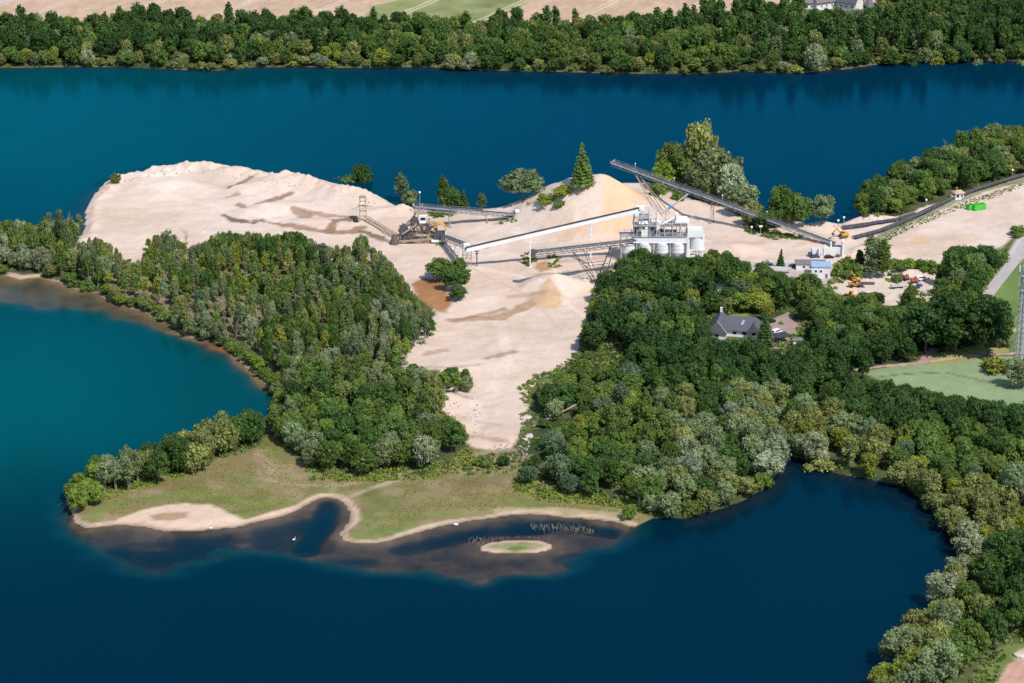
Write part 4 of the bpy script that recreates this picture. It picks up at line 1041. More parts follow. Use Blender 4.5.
def t_centre(x, y):
    if y > 380 and x > 800 and ((x - 800) * .55 + 410 < y or y > 500):
        if x > 985 and y > 560: return [('broadleaf', 'dark green', 12, 16, 4.6, 6, 6), ('broadleaf', 'deep green', 12, 15, 4.4, 5.6, 4)]
        if x > 950 and y > 590: return [('broadleaf', 'dark green', 11, 15, 4.2, 5.6, 3), ('willow', 'olive', 11, 14, 4, 5, 4), ('broadleaf', 'mid green', 10, 13, 3.8, 4.8, 3), ('broadleaf', 'fresh green', 8, 11, 3, 4, 1)]
        if 880 < x < 985 and y < 490: return [('willow', 'olive', 11, 14, 4.2, 5.4, 5), ('willow', 'grey-green', 11, 14, 4, 5, 3), ('broadleaf', 'mid green', 9, 12, 3.6, 4.8, 2), ('broadleaf', 'yellow-green', 9, 12, 3.6, 4.6, 1)]
        return [('willow', 'silvery', 12, 16, 4.8, 7.2, 5), ('willow', 'grey-green', 12, 16, 4.8, 7.4, 5), ('willow', 'olive', 10, 14, 3.8, 5, 2.5), ('broadleaf', 'yellow-green', 8, 11, 3, 4, .7), ('birch', 'olive', 10, 13, 2.8, 3.2, .8)]
    if y > 355 and x > 640 and y < 440 and (x > 790 or y < 400): return [('broadleaf', 'dark green', 11, 14, 3.8, 5.2, 8), ('broadleaf', 'deep green', 11, 14, 3.6, 5.0, 4)]
    if y > 395 and 670 < x <= 800:
        if x > 735 and y < 440: return [('willow', 'olive', 11, 14, 4, 5.4, 6), ('willow', 'grey-green', 10, 13, 3.8, 4.8, 2)]
        return [('willow', 'grey-green', 11, 14, 3.8, 5, 6), ('willow', 'silvery', 10, 13, 3.6, 4.6, 2.5), ('broadleaf', 'mid green', 10, 12, 3.4, 4.6, 3), ('willow', 'olive', 10, 13, 3.6, 4.6, 3 if y > 450 else 1), ('broadleaf', 'deep green', 9, 12, 3.4, 4.4, 2)]
    if y < 355 and x > 800: return [('broadleaf', 'deep green', 10, 14, 3.8, 5.2, 5), ('broadleaf', 'mid green', 9, 13, 3.6, 4.8, 3), ('broadleaf', 'dark green', 10, 14, 3.8, 5.2, 4), ('willow', 'blue-green', 10, 13, 4, 5.2, 2), ('broadleaf', 'yellow-green', 8, 11, 3, 4, .6), ('willow', 'grey-green', 9, 12, 3.6, 4.8, 1.4)]
    if y < 355: return [('broadleaf', 'deep green', 11, 15, 4, 5.6, 6), ('broadleaf', 'dark green', 12, 16, 4.2, 6, 6), ('broadleaf', 'mid green', 10, 14, 3.6, 5, 3), ('willow', 'blue-green', 10, 13, 3.6, 4.6, 1.2), ('broadleaf', 'yellow-green', 8, 11, 3, 4, .6), ('spruce', 'deep green', 11, 14, 2.6, 3.2, .8), ('bare', None, 8, 11, 2, 3, .15)]
    if y < 392 and x > 600: return [('broadleaf', 'dark green', 11, 15, 4, 5.4, 6), ('broadleaf', 'deep green', 11, 14, 3.8, 5, 3), ('willow', 'blue-green', 10, 12, 3.6, 4.6, 1.5)]
    return [('broadleaf', 'mid green', 8, 12, 3.2, 4.6, 5), ('broadleaf', 'deep green', 9, 12, 3.4, 4.8, 5), ('willow', 'grey-green', 9, 12, 3.6, 5, 2.6), ('willow', 'blue-green', 9, 12, 3.6, 5, 2.2), ('broadleaf', 'fresh green', 7, 10, 2.8, 3.8, 1.6), ('birch', 'mid green', 9, 12, 2.4, 3, 1), ('broadleaf', 'yellow-green', 6, 9, 2.6, 3.4, .5)]
def t_back(x, y):
    return [('broadleaf', 'mid green', 10, 14, 3.8, 5.4, 5), ('broadleaf', 'deep green', 10, 14, 3.8, 5.4, 4), ('willow', 'grey-green', 10, 14, 4, 5.4, 5 if x < 930 else 1.5), ('willow', 'olive', 10, 13, 3.8, 5, 3), ('broadleaf', 'fresh green', 7, 10, 3, 4, 1)]
def line_row(px, zone, table, step, inset):
    """trees and bushes standing right on a shoreline"""
    P = [Vector((*at(x, y, 1.0)[:2],)) for x, y in px]
    for a, b in zip(P[:-1], P[1:]):
        n_ = max(1, int((b - a).length / step)); nrm = Vector((-(b - a).y, (b - a).x)).normalized()
        for k in range(n_):
            q = a.lerp(b, (k + rnd.uniform(.1, .9)) / n_) + nrm * inset * rnd.uniform(.6, 1.5)
            if hz(q.x, q.y) < .1: continue
            X_p, Y_p = [float(v) for v in to_px(q.x, q.y, 1.0)]
            kind, tone, h0, h1, r0, r1, w_ = pick(table, q.x, q.y)
            r = rnd.uniform(r0, r1)
            if crowd(q.x, q.y, r, 1.1): continue
            spec(kind, tone, q.x, q.y, rnd.uniform(h0, h1), r, zone)
BAYT = [('willow', 'silvery', 8, 13, 4, 6, 3), ('willow', 'grey-green', 8, 13, 4, 6, 4), ('willow', 'olive', 6, 11, 3.2, 5, 3), ('shrub', 'mid green', 3, 5, 2.5, 4, 1.5), ('broadleaf', 'yellow-green', 5, 8, 2.6, 4, 1)]
line_row([(672, 517), (700, 513), (720, 509), (745, 499), (762, 489), (775, 475), (783, 462), (793, 457), (803, 460), (815, 466), (835, 473), (870, 479), (905, 487), (925, 504), (945, 526), (967, 551), (968, 563), (955, 580), (943, 600), (925, 624), (905, 647), (885, 672), (872, 695)], 'centre', BAYT, 4.6, 1.7)
LWT = [('willow', 'olive', 5, 9, 2.4, 3.6, 4), ('broadleaf', 'fresh green', 4, 8, 2.2, 3.2, 2), ('shrub', 'mid green', 2.5, 4.5, 2, 3.2, 3), ('willow', 'grey-green', 6, 10, 2.6, 3.8, 2), ('birch', 'olive', 8, 12, 2.2, 3, 2)]
line_row([(263, 428), (273, 412), (275, 398), (271, 388), (263, 377), (249, 366), (236, 353), (219, 342), (189, 335), (166, 321), (141, 309), (113, 302), (101, 293), (84, 290), (60, 281), (44, 277)][::-1], 'left wood', LWT, 3.4, 1.8)
line_row([(-30, 273), (10, 275)], 'left wood', LWT, 4, 2)
FRT = [('broadleaf', 'mid green', 6, 11, 3.2, 5, 4), ('shrub', 'olive', 2.5, 5, 2.4, 4, 3), ('broadleaf', 'deep green', 7, 12, 3.4, 5, 3), ('willow', 'olive', 5, 9, 3, 5, 3), ('shrub', 'yellow-green', 2, 4, 2, 3.4, .8), ('willow', 'grey-green', 5, 9, 3, 4.4, 1.2)]
line_row([(-60, 66), (0, 67), (60, 66), (115, 66), (160, 68), (215, 70), (256, 66), (300, 66), (380, 67), (430, 66), (455, 69), (512, 70), (560, 71), (600, 72), (640, 73), (690, 73), (720, 72), (740, 70), (768, 72), (800, 72), (815, 71), (830, 69), (850, 68), (880, 63), (910, 61), (960, 60), (1024, 60), (1080, 59)], 'far bank', FRT, 5.4, 3.0)
scatter(C1, 'left wood', t_left, 42000, 0.84)
scatter(C1B, 'spit row', t_row, 12000, 0.66)
scatter(C2, 'centre', t_centre, 60000, 0.80, CLEAR)
scatter(C4, 'back wood', t_back, 12000, 0.80)
n_keep = len(TREES)
# far bank wood, bases between the shore and the wheat
FARB = [(-60, 66), (0, 68), (60, 67), (115, 67), (160, 69), (215, 71), (256, 67), (300, 67), (380, 68), (430, 67), (455, 70), (512, 71), (560, 73), (600, 74), (640, 74), (690, 74), (720, 73), (745, 71), (768, 73), (800, 73), (815, 72), (830, 70), (850, 69), (880, 64), (910, 62), (960, 61), (1024, 61), (1090, 60),
    (1090, 10), (1000, 8), (860, 12), (800, 20), (760, 27), (700, 34), (600, 37), (512, 36), (440, 34), (300, 35), (150, 33), (60, 34), (0, 35), (-60, 34)]
def t_far(x, y):
    sh_ = y > 60
    if sh_: return [('shrub', 'grey-green', 3, 6, 3, 4.6, 1.0), ('shrub', 'olive', 3, 6, 3, 4.6, 1.2), ('willow', 'olive', 7, 12, 3.4, 5, 1.6), ('broadleaf', 'mid green', 7, 13, 3.4, 5.6, 5), ('broadleaf', 'deep green', 8, 13, 3.6, 5.6, 3.5), ('willow', 'silvery', 8, 11, 3.4, 4.2, .15), ('broadleaf', 'yellow-green', 5, 8, 3, 4, 1)]
    if x > 650: return [('broadleaf', 'dark green', 13, 19, 4, 6, 3.5), ('broadleaf', 'deep green', 12, 17, 4, 6, 4), ('broadleaf', 'mid green', 10, 15, 4, 5.4, 3), ('broadleaf', 'olive', 10, 14, 4, 5.4, 1.6), ('poplar', 'deep green', 19, 24, 3, 3.8, 1.6), ('willow', 'grey-green', 10, 14, 4, 5, 1)]
    return [('broadleaf', 'dark green', 12, 17, 4, 6, 3), ('broadleaf', 'deep green', 11, 15, 4, 6, 4), ('broadleaf', 'mid green', 9, 14, 3.8, 5.4, 3.2), ('broadleaf', 'olive', 9, 13, 3.8, 5.2, 1.8), ('willow', 'grey-green', 9, 13, 3.8, 5, 1), ('poplar', 'deep green', 15, 19, 2.6, 3.4, .6), ('broadleaf', 'fresh green', 8, 12, 3.6, 5, 1)]
for _ in range(22000):
    x = rnd.uniform(-60, 1090); y = rnd.uniform(8, 75)
    if not inside(x, y, FARB): continue
    p = at(x, y, 1.7)
    kind, tone, h0, h1, r0, r1, wgt = pick(t_far(x, y), p.x, p.y)
    h = rnd.uniform(h0, h1) * 1.12; r = rnd.uniform(r0, r1)
    if y > 63 and hz(p.x, p.y) < .4: continue
    if crowd(p.x, p.y, r, 1.55): continue
    if 798 < x < 884 and y - h * scale_at(y) * .94 < 7: continue
    spec(kind, tone, p.x, p.y, h, r, 'far bank')
for x, y, tone, h, r, lb in ((470, 70, 'silvery', 11, 4.6, 'pale silvery tree at the water edge of the far bank wood'), (451, 70, 'silvery', 8, 5, 'whitish grey bush-like tree on the far bank shore'), (815, 72, 'silvery', 17, 6.4, 'big pale yellowish willow standing in front of the far bank wood'), (86, 66, 'silvery', 10, 4.4, 'pale grey tree on the left part of the far bank shore'), (383, 68, 'yellow-green', 12, 5.4, 'yellow-green tree on the far bank above the sand peninsula')):
    p = gp(x, y); spec('willow', tone, p.x, p.y, h, r, 'hero', label=lb, fixed=True)

# ------------------------------------------------------------------ link the trees
def ordn(n):
    return '%d%s' % (n, 'th' if 10 <= n % 100 <= 20 else {1: 'st', 2: 'nd', 3: 'rd'}.get(n % 10, 'th'))
for t in TREES:
    t['z'] = hz(t['X'], t['Y'])
    t['px'], t['py'] = [float(v) for v in to_px(t['X'], t['Y'], t['z'])]
    s_ = scale_at(t['py']); t['size'] = t['h'] * t['r'] * s_ * s_
    t['in'] = -20 < t['px'] < 1044 and t['py'] - t['h'] * s_ < 690
ZN = {'left wood': 'left wood', 'spit row': 'near spit wood', 'centre': 'centre wood', 'back wood': 'right back wood', 'far bank': 'far bank wood'}
def zone_of(t):
    if t['zone'] != 'centre': return t['zone']
    if t['px'] > 800 and t['py'] > 400: return 'bay shore wood'
    if t['py'] < 345 and t['px'] > 800: return 'yard wood'
    if t['py'] < 365: return 'silo wood'
    return 'slope wood'
ZD = {'left wood': 'the left wood', 'spit row': 'the near spit wood', 'back wood': 'the wood behind the green skips', 'bay shore wood': 'the bay shore wood', 'yard wood': 'the wood round the yard', 'silo wood': 'the wood below the silos', 'slope wood': 'the sand slope wood', 'far bank': 'the far bank wood'}
for t in TREES:
    t['zd'] = zone_of(t)
from collections import defaultdict
byz = defaultdict(list)
for t in TREES:
    if not t['fixed']: byz[t['zd']].append(t)
for zd, L_ in byz.items():
    L_.sort(key=lambda t: t['Y'])
    y0 = L_[0]['Y']
    rows = defaultdict(list)
    for t in L_: rows[int((t['Y'] - y0) // 13)].append(t)
    for ri, rk in enumerate(sorted(rows)):
        row = sorted(rows[rk], key=lambda t: t['px'])
        for i, t in enumerate(row):
            t['lab'] = '%s %s, %s from left, %s row of %s' % (t['tone'] or 'grey', KNAME[t['kind']][1], ordn(i + 1), ordn(ri + 1), ZD[zd])
CAP = 290
indiv = set()
cand = defaultdict(list)
for i, t in enumerate(TREES):
    if not t['in']: continue
    if t['fixed']: indiv.add(i); continue
    if t['zone'] == 'far bank': continue
    cand[t['kind']].append(i)
nk = defaultdict(int)
for i in indiv: nk[TREES[i]['kind']] += 1
for k, L_ in cand.items():
    L_.sort(key=lambda i: -TREES[i]['size'])
    for i in L_[:max(0, CAP - nk[k])]: indiv.add(i)
GRP = {'broadleaf': 'broadleaf trees round the quarry lake', 'willow': 'willows round the quarry lake', 'birch': 'slender birches of the quarry woods', 'poplar': 'poplars beside the yard', 'spruce': 'pointed conifers near the quarry', 'shrub': 'bushes on the open quarry ground', 'bare': 'leafless trees in the quarry woods'}
massV = []; massQ = []; massT = []; mb_ = 0
tv = MB()
for i, t in enumerate(TREES):
    P = KINDS[t['kind']][t['p']]
    sx = t['r'] / P['R']; sz = t['h'] / P['H']
    if i in indiv:
        nm = KNAME[t['kind']][0]
        e = empty(nm, (t['X'], t['Y'], t['z'] - .05), t['rz'])
        e.scale = (sx * t['ax'], sx / t['ax'], sz); e.rotation_euler = (t['tx'], t['ty'], t['rz'])
        lb = t['label'] or t['lab']
        tag(e, lb, KNAME[t['kind']][2], GRP[t['kind']])
        if P['crown'] is not None:
            o = bpy.data.objects.new('crown', P['crown']); COL.objects.link(o); o.parent = e
            o.color = (*t['c'], 1)
        o = bpy.data.objects.new('trunk', P['trunk']); COL.objects.link(o); o.parent = e
    else:
        cr, sr = math.cos(t['rz']), math.sin(t['rz'])
        Rm = np.array([[cr, -sr, 0], [sr, cr, 0], [0, 0, 1]])
        if P['np'] is not None:
            V_, Q_, T_ = P['np']
            half = t['zone'] == 'far bank' or not t['in']
            if not t['in'] and t['zone'] != 'far bank' and not (-80 < t['px'] < 1110): continue
            Vv = (V_ * np.array([sx, sx, sz])) @ Rm.T + np.array([t['X'], t['Y'], t['z']])
            if half:
                nb = len(Q_)
                keep = np.ones(nb, bool)
                nl = nb - 320 * 0
                sel = Q_
                Vs4 = Vv.reshape(-1, 4, 3); T4 = T_.reshape(-1, 4, 4)
                msk = np.random.default_rng(i).random(len(Vs4)) < .62
                cen = Vs4[msk].mean(1, keepdims=True)
                Vv = (cen + (Vs4[msk] - cen) * 1.25).reshape(-1, 3); T_ = T4[msk].reshape(-1, 4)
                Q_ = np.arange(len(Vv)).reshape(-1, 4)
            massV.append(Vv); massQ.append(Q_ + mb_); mb_ += len(Vv)
            massT.append(T_ * np.array([*t['c'], 1.0]))
        m_ = P['tnp']; c0 = len(tv.v)
        Tv = (np.array(m_[0]) * np.array([sx, sx, sz])) @ Rm.T + np.array([t['X'], t['Y'], t['z']])
        if t['zone'] != 'far bank' or rnd.random() < .15: tv.add(Tv.tolist(), m_[1])
if massV:
    MV, MQ, MT = np.concatenate(massV), np.concatenate(massQ), np.concatenate(massT)
    fb = np_mesh('far_woodland', MV, MQ, M['leaf'], {'tint': ('FLOAT_COLOR', MT)})
    # trunks join the same object
    base = len(fb.vertices)
    o = bpy.data.objects.new('far_woodland', fb); COL.objects.link(o)
    tag(o, 'dense mixed woodland along the far bank and deep in the woods', 'woodland', None, 'stuff')
    tm = bpy.data.meshes.new('trunks'); tm.from_pydata(tv.v, [], tv.f); tm.materials.append(M['bark'])
    o2 = bpy.data.objects.new('trunks', tm); COL.objects.link(o2); o2.parent = o; o2['kind'] = 'stuff'
print('TREES', len(TREES), 'individual', len(indiv), {k: sum(1 for i in indiv if TREES[i]['kind'] == k) for k in KINDS}, 'mass faces', sum(len(q) for q in massQ))
print({z: len(v) for z, v in byz.items()})

# ------------------------------------------------------------------ low growth: grass tufts, nettles, saplings
def growth(name, label, pts, leaf, rad, hgt, per, g):
    n = len(pts); P_ = np.repeat(np.array([p[:3] for p in pts]), per, 0); C_ = np.repeat(np.array([p[3] for p in pts]), per, 0); S_ = np.repeat(np.array([p[4] for p in pts]), per)[:, None]
    N_ = len(P_)
    d = g.normal(size=(N_, 3)); d[:, 2] = np.abs(d[:, 2]); d /= np.linalg.norm(d, axis=1)[:, None]
    p = P_ + d * S_ * np.array([rad, rad, hgt]) * g.uniform(.3, 1, (N_, 1))
    nr = d + g.normal(size=(N_, 3)) * .6; nr /= np.linalg.norm(nr, axis=1)[:, None]
    a = np.cross(nr, g.normal(size=(N_, 3))); a /= np.linalg.norm(a, axis=1)[:, None]; b_ = np.cross(nr, a)
    s = leaf * g.uniform(.6, 1.3, (N_, 1)) * np.sqrt(S_)
    q = np.stack([p - a * s * .5 - b_ * s * .35, p + a * s * .5 - b_ * s * .35, p + a * s * .4 + b_ * s * .5, p - a * s * .4 + b_ * s * .5], 1).reshape(-1, 3)
    t = g.uniform(.7, 1.3, (N_, 1)); col = np.concatenate([C_ * t, np.ones((N_, 1))], 1)
    me_ = np_mesh(name, q, np.arange(N_ * 4).reshape(-1, 4), M['leaf'], {'tint': ('FLOAT_COLOR', np.repeat(col, 4, 0))})
    o = bpy.data.objects.new(name, me_); COL.objects.link(o)
    tag(o, label, 'vegetation', None, 'stuff')
    return o
pts = []
def sprinkle(poly, n, cols, s0, s1, patch=0.0, seed=1, zmin=.35, skip=()):
    xs = [p[0] for p in poly]; ys = [p[1] for p in poly]
    k = 0; tries = 0
    while k < n and tries < n * 12:
        tries += 1
        x = rnd.uniform(min(xs), max(xs)); y = rnd.uniform(min(ys), max(ys))
        if not inside(x, y, poly): continue
        p = gp(x, y)
        if p.z < zmin or any(inside(x, y, q_) for q_ in skip): continue
        if patch and float(fbm(np.array([p.x]), np.array([p.y]), 9, 3, seed)[0]) < patch: continue
        c = TONES[rnd.choice(cols)]
        pts.append((p.x, p.y, p.z, c, rnd.uniform(s0, s1))); k += 1
FG = ['mid green', 'deep green', 'olive', 'fresh green']
sprinkle(C1, 900, FG + ['grey-green'], .8, 1.8)
sprinkle(C2, 2200, FG + ['dark green'], .8, 2.0)
sprinkle(C4, 300, FG, .8, 1.8)
sprinkle(C1B, 200, FG, .7, 1.4)
sprinkle([(-40, 58), (0, 60), (512, 62), (760, 64), (900, 54), (1060, 52), (1060, 62), (900, 63), (830, 71), (600, 75), (300, 68), (0, 69), (-40, 68)], 700, ['olive', 'grey-green', 'mid green', 'yellow-green'], .8, 1.8)
sprinkle([(836, 262), (900, 262), (960, 268), (1000, 262), (985, 280), (940, 280), (935, 272), (890, 268), (860, 272), (850, 276), (832, 276)], 170, ['mid green', 'fresh green', 'deep green', 'olive'], 1.0, 2.0)
sprinkle([(900, 300), (935, 290), (940, 270), (955, 300), (925, 312)], 60, FG, .8, 1.8)
sprinkle([(826, 284), (838, 276), (850, 274), (846, 280), (832, 292)], 40, FG, .5, 1.3)
sprinkle([(884, 280), (892, 272), (902, 276), (900, 284)], 20, FG, .8, 1.5)
sprinkle([(868, 245), (900, 226), (960, 203), (1040, 177), (1040, 182), (960, 209), (905, 232), (872, 249)], 800, ['olive', 'mid green', 'fresh green'], .1, .38)
sprinkle([(300, 466), (412, 468), (440, 462), (465, 448), (480, 460), (430, 480), (360, 482), (310, 480)], 260, ['mid green', 'fresh green', 'olive', 'yellow-green'], .5, 1.2)
sprinkle([(512, 480), (560, 488), (640, 502), (652, 514), (600, 506), (540, 500), (515, 492)], 260, ['fresh green', 'mid green', 'yellow-green', 'olive'], .5, 1.3)
sprinkle([(455, 458), (520, 452), (528, 470), (480, 476), (440, 474)], 90, ['mid green', 'olive', 'deep green'], .4, 1.0)
sprinkle([(100, 497), (130, 486), (165, 478), (160, 485), (125, 493), (105, 503)], 60, ['yellow-green', 'fresh green'], .4, .8)
sprinkle([(430, 410), (445, 414), (466, 428), (458, 432), (436, 420)], 60, ['fresh green', 'yellow-green'], .6, 1.2)
sprinkle([(520, 405), (530, 400), (545, 415), (534, 440), (518, 446), (522, 425)], 150, ['grey-green', 'olive', 'mid green'], .35, .9, .45)
sprinkle([(580, 340), (600, 300), (610, 300), (606, 345), (600, 356)], 80, ['mid green', 'fresh green', 'deep green'], .6, 1.6)
sprinkle([(520, 388), (534, 376), (560, 366), (578, 350), (584, 330), (592, 340), (588, 358), (560, 376), (540, 388), (534, 402), (522, 402)], 170, ['mid green', 'deep green', 'olive', 'grey-green', 'fresh green'], .4, 1.3)
sprinkle([(590, 352), (622, 350), (622, 372), (600, 372)], 60, ['fresh green', 'yellow-green', 'mid green'], .6, 1.2)
sprinkle([(428, 210), (452, 209), (455, 216), (432, 219)], 40, ['mid green', 'deep green'], .6, 1.2)
sprinkle([(498, 222), (518, 217), (518, 221), (500, 225)], 14, ['olive', 'mid green'], .4, .8)
sprinkle([(430, 233), (442, 232), (444, 246), (432, 244)], 22, ['mid green', 'fresh green'], .8, 1.6)
sprinkle([(520, 256), (534, 252), (536, 266), (522, 266)], 20, ['mid green', 'deep green'], .8, 1.5)
sprinkle([(548, 256), (558, 254), (560, 268), (550, 268)], 18, ['mid green', 'yellow-green'], .6, 1.2)
sprinkle([(775, 232), (805, 236), (800, 240), (776, 238)], 40, ['mid green', 'olive'], .5, 1.1)
sprinkle([(738, 218), (778, 232), (776, 240), (748, 234)], 60, ['deep green', 'olive', 'mid green'], .8, 1.6)
sprinkle([(700, 340), (712, 338), (770, 345), (800, 342), (806, 352), (770, 358), (705, 352)], 130, ['mid green', 'olive', 'deep green', 'grey-green'], .8, 1.7)
sprinkle([(700, 310), (740, 306), (770, 306), (800, 312), (770, 314), (722, 314)], 60, FG, .8, 1.6)
sprinkle([(800, 318), (815, 330), (812, 350), (800, 342)], 40, FG, .8, 1.6)
sprinkle([(960, 272), (1000, 266), (985, 288), (975, 305), (955, 300)], 120, ['mid green', 'fresh green', 'olive'], .6, 1.5)
sprinkle([(965, 690), (985, 655), (1008, 648), (1000, 672), (992, 690)], 90, ['mid green', 'olive', 'deep green'], .4, 1.0)
growth('undergrowth', 'weeds, nettles and saplings growing wild between the woods', pts, .62, 1.3, 1.1, 26, np.random.default_rng(9))
pts = []
sprinkle(MEAD, 9000, ['olive', 'olive', 'fresh green', 'grey-green'], .10, .26, .42, 3, .8, [[(88, 528), (105, 521), (130, 513), (152, 506), (185, 502), (212, 503), (228, 511), (245, 517), (300, 502), (310, 500), (300, 520), (200, 545)]])
pts = [(a, b_, c, tuple(np.array(col) * np.array([1.45, 1.1, 1.0])), s) for a, b_, c, col, s in pts]
if pts: growth('meadow_grass', 'dry tufted grass covering the meadow on the near shore', pts, .5, 1.6, .9, 8, np.random.default_rng(19))
# reeds standing in the shallows
g = np.random.default_rng(33); m = MB()
for _ in range(380):
    if g.random() < .62:
        x = g.uniform(531, 594); y = 526.5 + (x - 531) * .08 + g.normal() * 2.0
    elif g.random() < .55:
        a = g.uniform(0, 2 * PI); x = 516 + math.cos(a) * 40 * g.uniform(.85, 1.1); y = 545.5 + math.sin(a) * 7.5
    else:
        x = g.uniform(468, 512); y = g.uniform(538, 546)
    p = at(x, y, 0); 
    if hz(p.x, p.y) > .1: continue
    h = g.uniform(.4, 1.15)
    m.beam((p.x, p.y, -0.5), (p.x + g.uniform(-.3, .3), p.y + g.uniform(-.3, .3), h), .06, .04)
reed = paint('reed', (0.40, 0.31, 0.18), .9, .3, 1.0)
o = m.build('reeds', reed); tag(o, 'tan reed stalks standing in the shallows round the islet', 'reeds', None, 'stuff')
# ------------------------------------------------------------------ quarry plant, vehicles, houses
GZ = 1.7
def atH(x, y, H): return at(x, y, GZ + H)

def conveyor(name, label, p0, p1, width, mats, posts=(), truss=1.2, rail=True, group=None, cat='conveyor', lattice=True, drum=True):
    """belt conveyor from p0 (low) to p1 (high); parts in the frame of its low end"""
    o0 = Vector((p0.x, p0.y, hz(p0.x, p0.y)))
    e = empty(name, o0); tag(e, label, cat, group)
    a = Vector(p0) - o0; b = Vector(p1) - o0
    d = (b - a); L_ = d.length; d.normalize()
    s = d.cross(Vector((0, 0, 1))).normalized(); u = s.cross(d)
    hw = width / 2
    fr = MB(); n = max(4, int(L_ / (truss * 1.6)))
    for sd_ in (-1, 1):
        o_ = s * (sd_ * hw)
        if lattice:
            fr.beam(a + o_ + u * .12, b + o_ + u * .12, .24, .24); fr.beam(a + o_ - u * truss, b + o_ - u * truss, .2, .2)
            for k in range(n):
                q0 = a.lerp(b, k / n) + o_; q1 = a.lerp(b, (k + 1) / n) + o_
                fr.beam(q0, q0 - u * truss, .14); fr.beam(q0 - u * truss if k % 2 else q0, q1 if k % 2 else q1 - u * truss, .12)
        else:
            fr.beam(a + o_ - u * truss * .5, b + o_ - u * truss * .5, .16, truss)
    if lattice:
        for k in range(0, n + 1, 2):
            q = a.lerp(b, k / n); fr.beam(q - s * hw - u * truss, q + s * hw - u * truss, .12)
    fr.build('truss_frame', mats[0], e)
    bl = MB(); bl.beam(a + u * .32, b + u * .32, width * .62, .12); bl.beam(a - u * .45, b - u * .45, width * .58, .08)
    for k in range(int(L_ / 2.2)):
        q = a.lerp(b, (k + .5) / int(L_ / 2.2)) + u * .2
        bl.tube(q - s * hw * .9, q + s * hw * .9, .1, n=5)
    bl.build('belt', M['belt'], e)
    if rail:
        w = MB(); o_ = s * (-hw - .55) * 1.0
        w.beam(a + o_ - u * .1, b + o_ - u * .1, .85, .08)
        w.build('walkway', M['steel'], e)
        r_ = MB()
        for off in (-hw - .95, hw + .1):
            n2 = int(L_ / 3)
            for k in range(n2 + 1):
                q = a.lerp(b, k / n2) + s * off; r_.beam(q, q + Vector((0, 0, 1.15)), .07)
            r_.beam(a + s * off + Vector((0, 0, 1.15)), b + s * off + Vector((0, 0, 1.15)), .08)
            r_.beam(a + s * off + Vector((0, 0, .6)), b + s * off + Vector((0, 0, .6)), .05)
        r_.build('handrail', M['steel'], e)
    if drum:
        m = MB(); m.tube(b - s * hw * 1.1, b + s * hw * 1.1, .48, n=12); m.box(b + s * hw * 1.3 + Vector((0, 0, .2)), (.9, .9, .8)); m.build('head_drum', mats[0], e)
        m = MB(); m.tube(a - s * hw * 1.1, a + s * hw * 1.1, .42, n=12); m.build('tail_drum', M['dsteel'], e)
    for t, sp, mt in posts:
        q = a.lerp(b, t) - u * truss
        gx = q + o0; gz = hz(gx.x, gx.y) - o0.z
        m = MB()
        for sd_ in (-1, 1):
            top = q + s * hw * sd_ * .9; ft = Vector((q.x, q.y, gz - .3)) + s * hw * sd_ * (1.0 + sp)
            m.beam(top, ft, .34 if mt is M['white'] else .28)
            m.box((ft.x, ft.y, gz + .1), (.9, .9, .5))
        h_ = q.z - gz
        k = 0; zz = 2.5
        while zz < h_ - 1:
            f = zz / h_
            l_ = Vector((q.x, q.y, gz)).lerp(q, f)
            wd = hw * ((1 + sp) * (1 - f) + .9 * f)
            m.beam(l_ - s * wd, l_ + s * wd, .14)
            f2 = min(1, (zz + 2.6) / h_); l2 = Vector((q.x, q.y, gz)).lerp(q, f2); w2 = hw * ((1 + sp) * (1 - f2) + .9 * f2)
            m.beam(l_ + s * wd * (1 if k % 2 else -1), l2 - s * w2 * (1 if k % 2 else -1), .11)
            zz += 2.6; k += 1
        m.build('support_leg', mt, e)
    return e, o0, a, b, s, u

GRPC = 'belt conveyors of the quarry'
# long grey stacker with the head over the big pile
pA = atH(834, 243, 1.2); pB = atH(612.5, 162, 21.0)
e, o0, a, b, s, u = conveyor('belt_conveyor', 'longest grey belt conveyor rising leftwards to its head over the big sand pile', pA, pB, 2.4, (M['steel'], M['belt']), [(.53, .35, M['tan']), (.93, .1, M['steel'])] and [(.535, .35, M['tan'])], 1.5, group=GRPC)
hd = a.lerp(b, .885) - u * 1.5
for sd_, nm in ((-1, 0), (1, 0)):
    m = MB(); f0 = gp(663, 214) - o0
    for q in (-.6, .6):
        m.beam(hd + s * sd_ * 1.1, f0 + s * sd_ * 3.2 + (b - a).normalized() * q * 3 + Vector((0, 0, .2)), .3)
    m.build('raked_leg', M['tan'], e)
m = MB()
for t in (.1, .3, .5, .72, .9): 
    q = a.lerp(b, t) + s * 1.4; m.beam(q, q + Vector((0, 0, 2.6)), .12); m.box(q + Vector((0, 0, 2.7)), (.6, .5, .3))
m.build('walkway_lamps', M['white'], e)
# white inclined conveyor to the silos
pA = atH(466, 248, 9.0); pB = atH(640, 208, 26.0)
conveyor('belt_conveyor', 'white inclined belt conveyor on two white posts feeding the silo plant', pA, pB, 2.0, (M['white'], M['belt']), [(.365, .05, M['white']), (.715, .05, M['white'])], 1.6, rail=False, group=GRPC, lattice=False)
# short feeder up to the transfer tower
pA = atH(441, 234.5, 3.0); pB = atH(466, 244, 10.2)
conveyor('belt_conveyor', 'short steep conveyor between the dredging machine and the white conveyor', pA, pB, 2.6, (M['steel'], M['belt']), [(.45, .05, M['white']), (.66, .05, M['white'])], 1.6, group=GRPC)
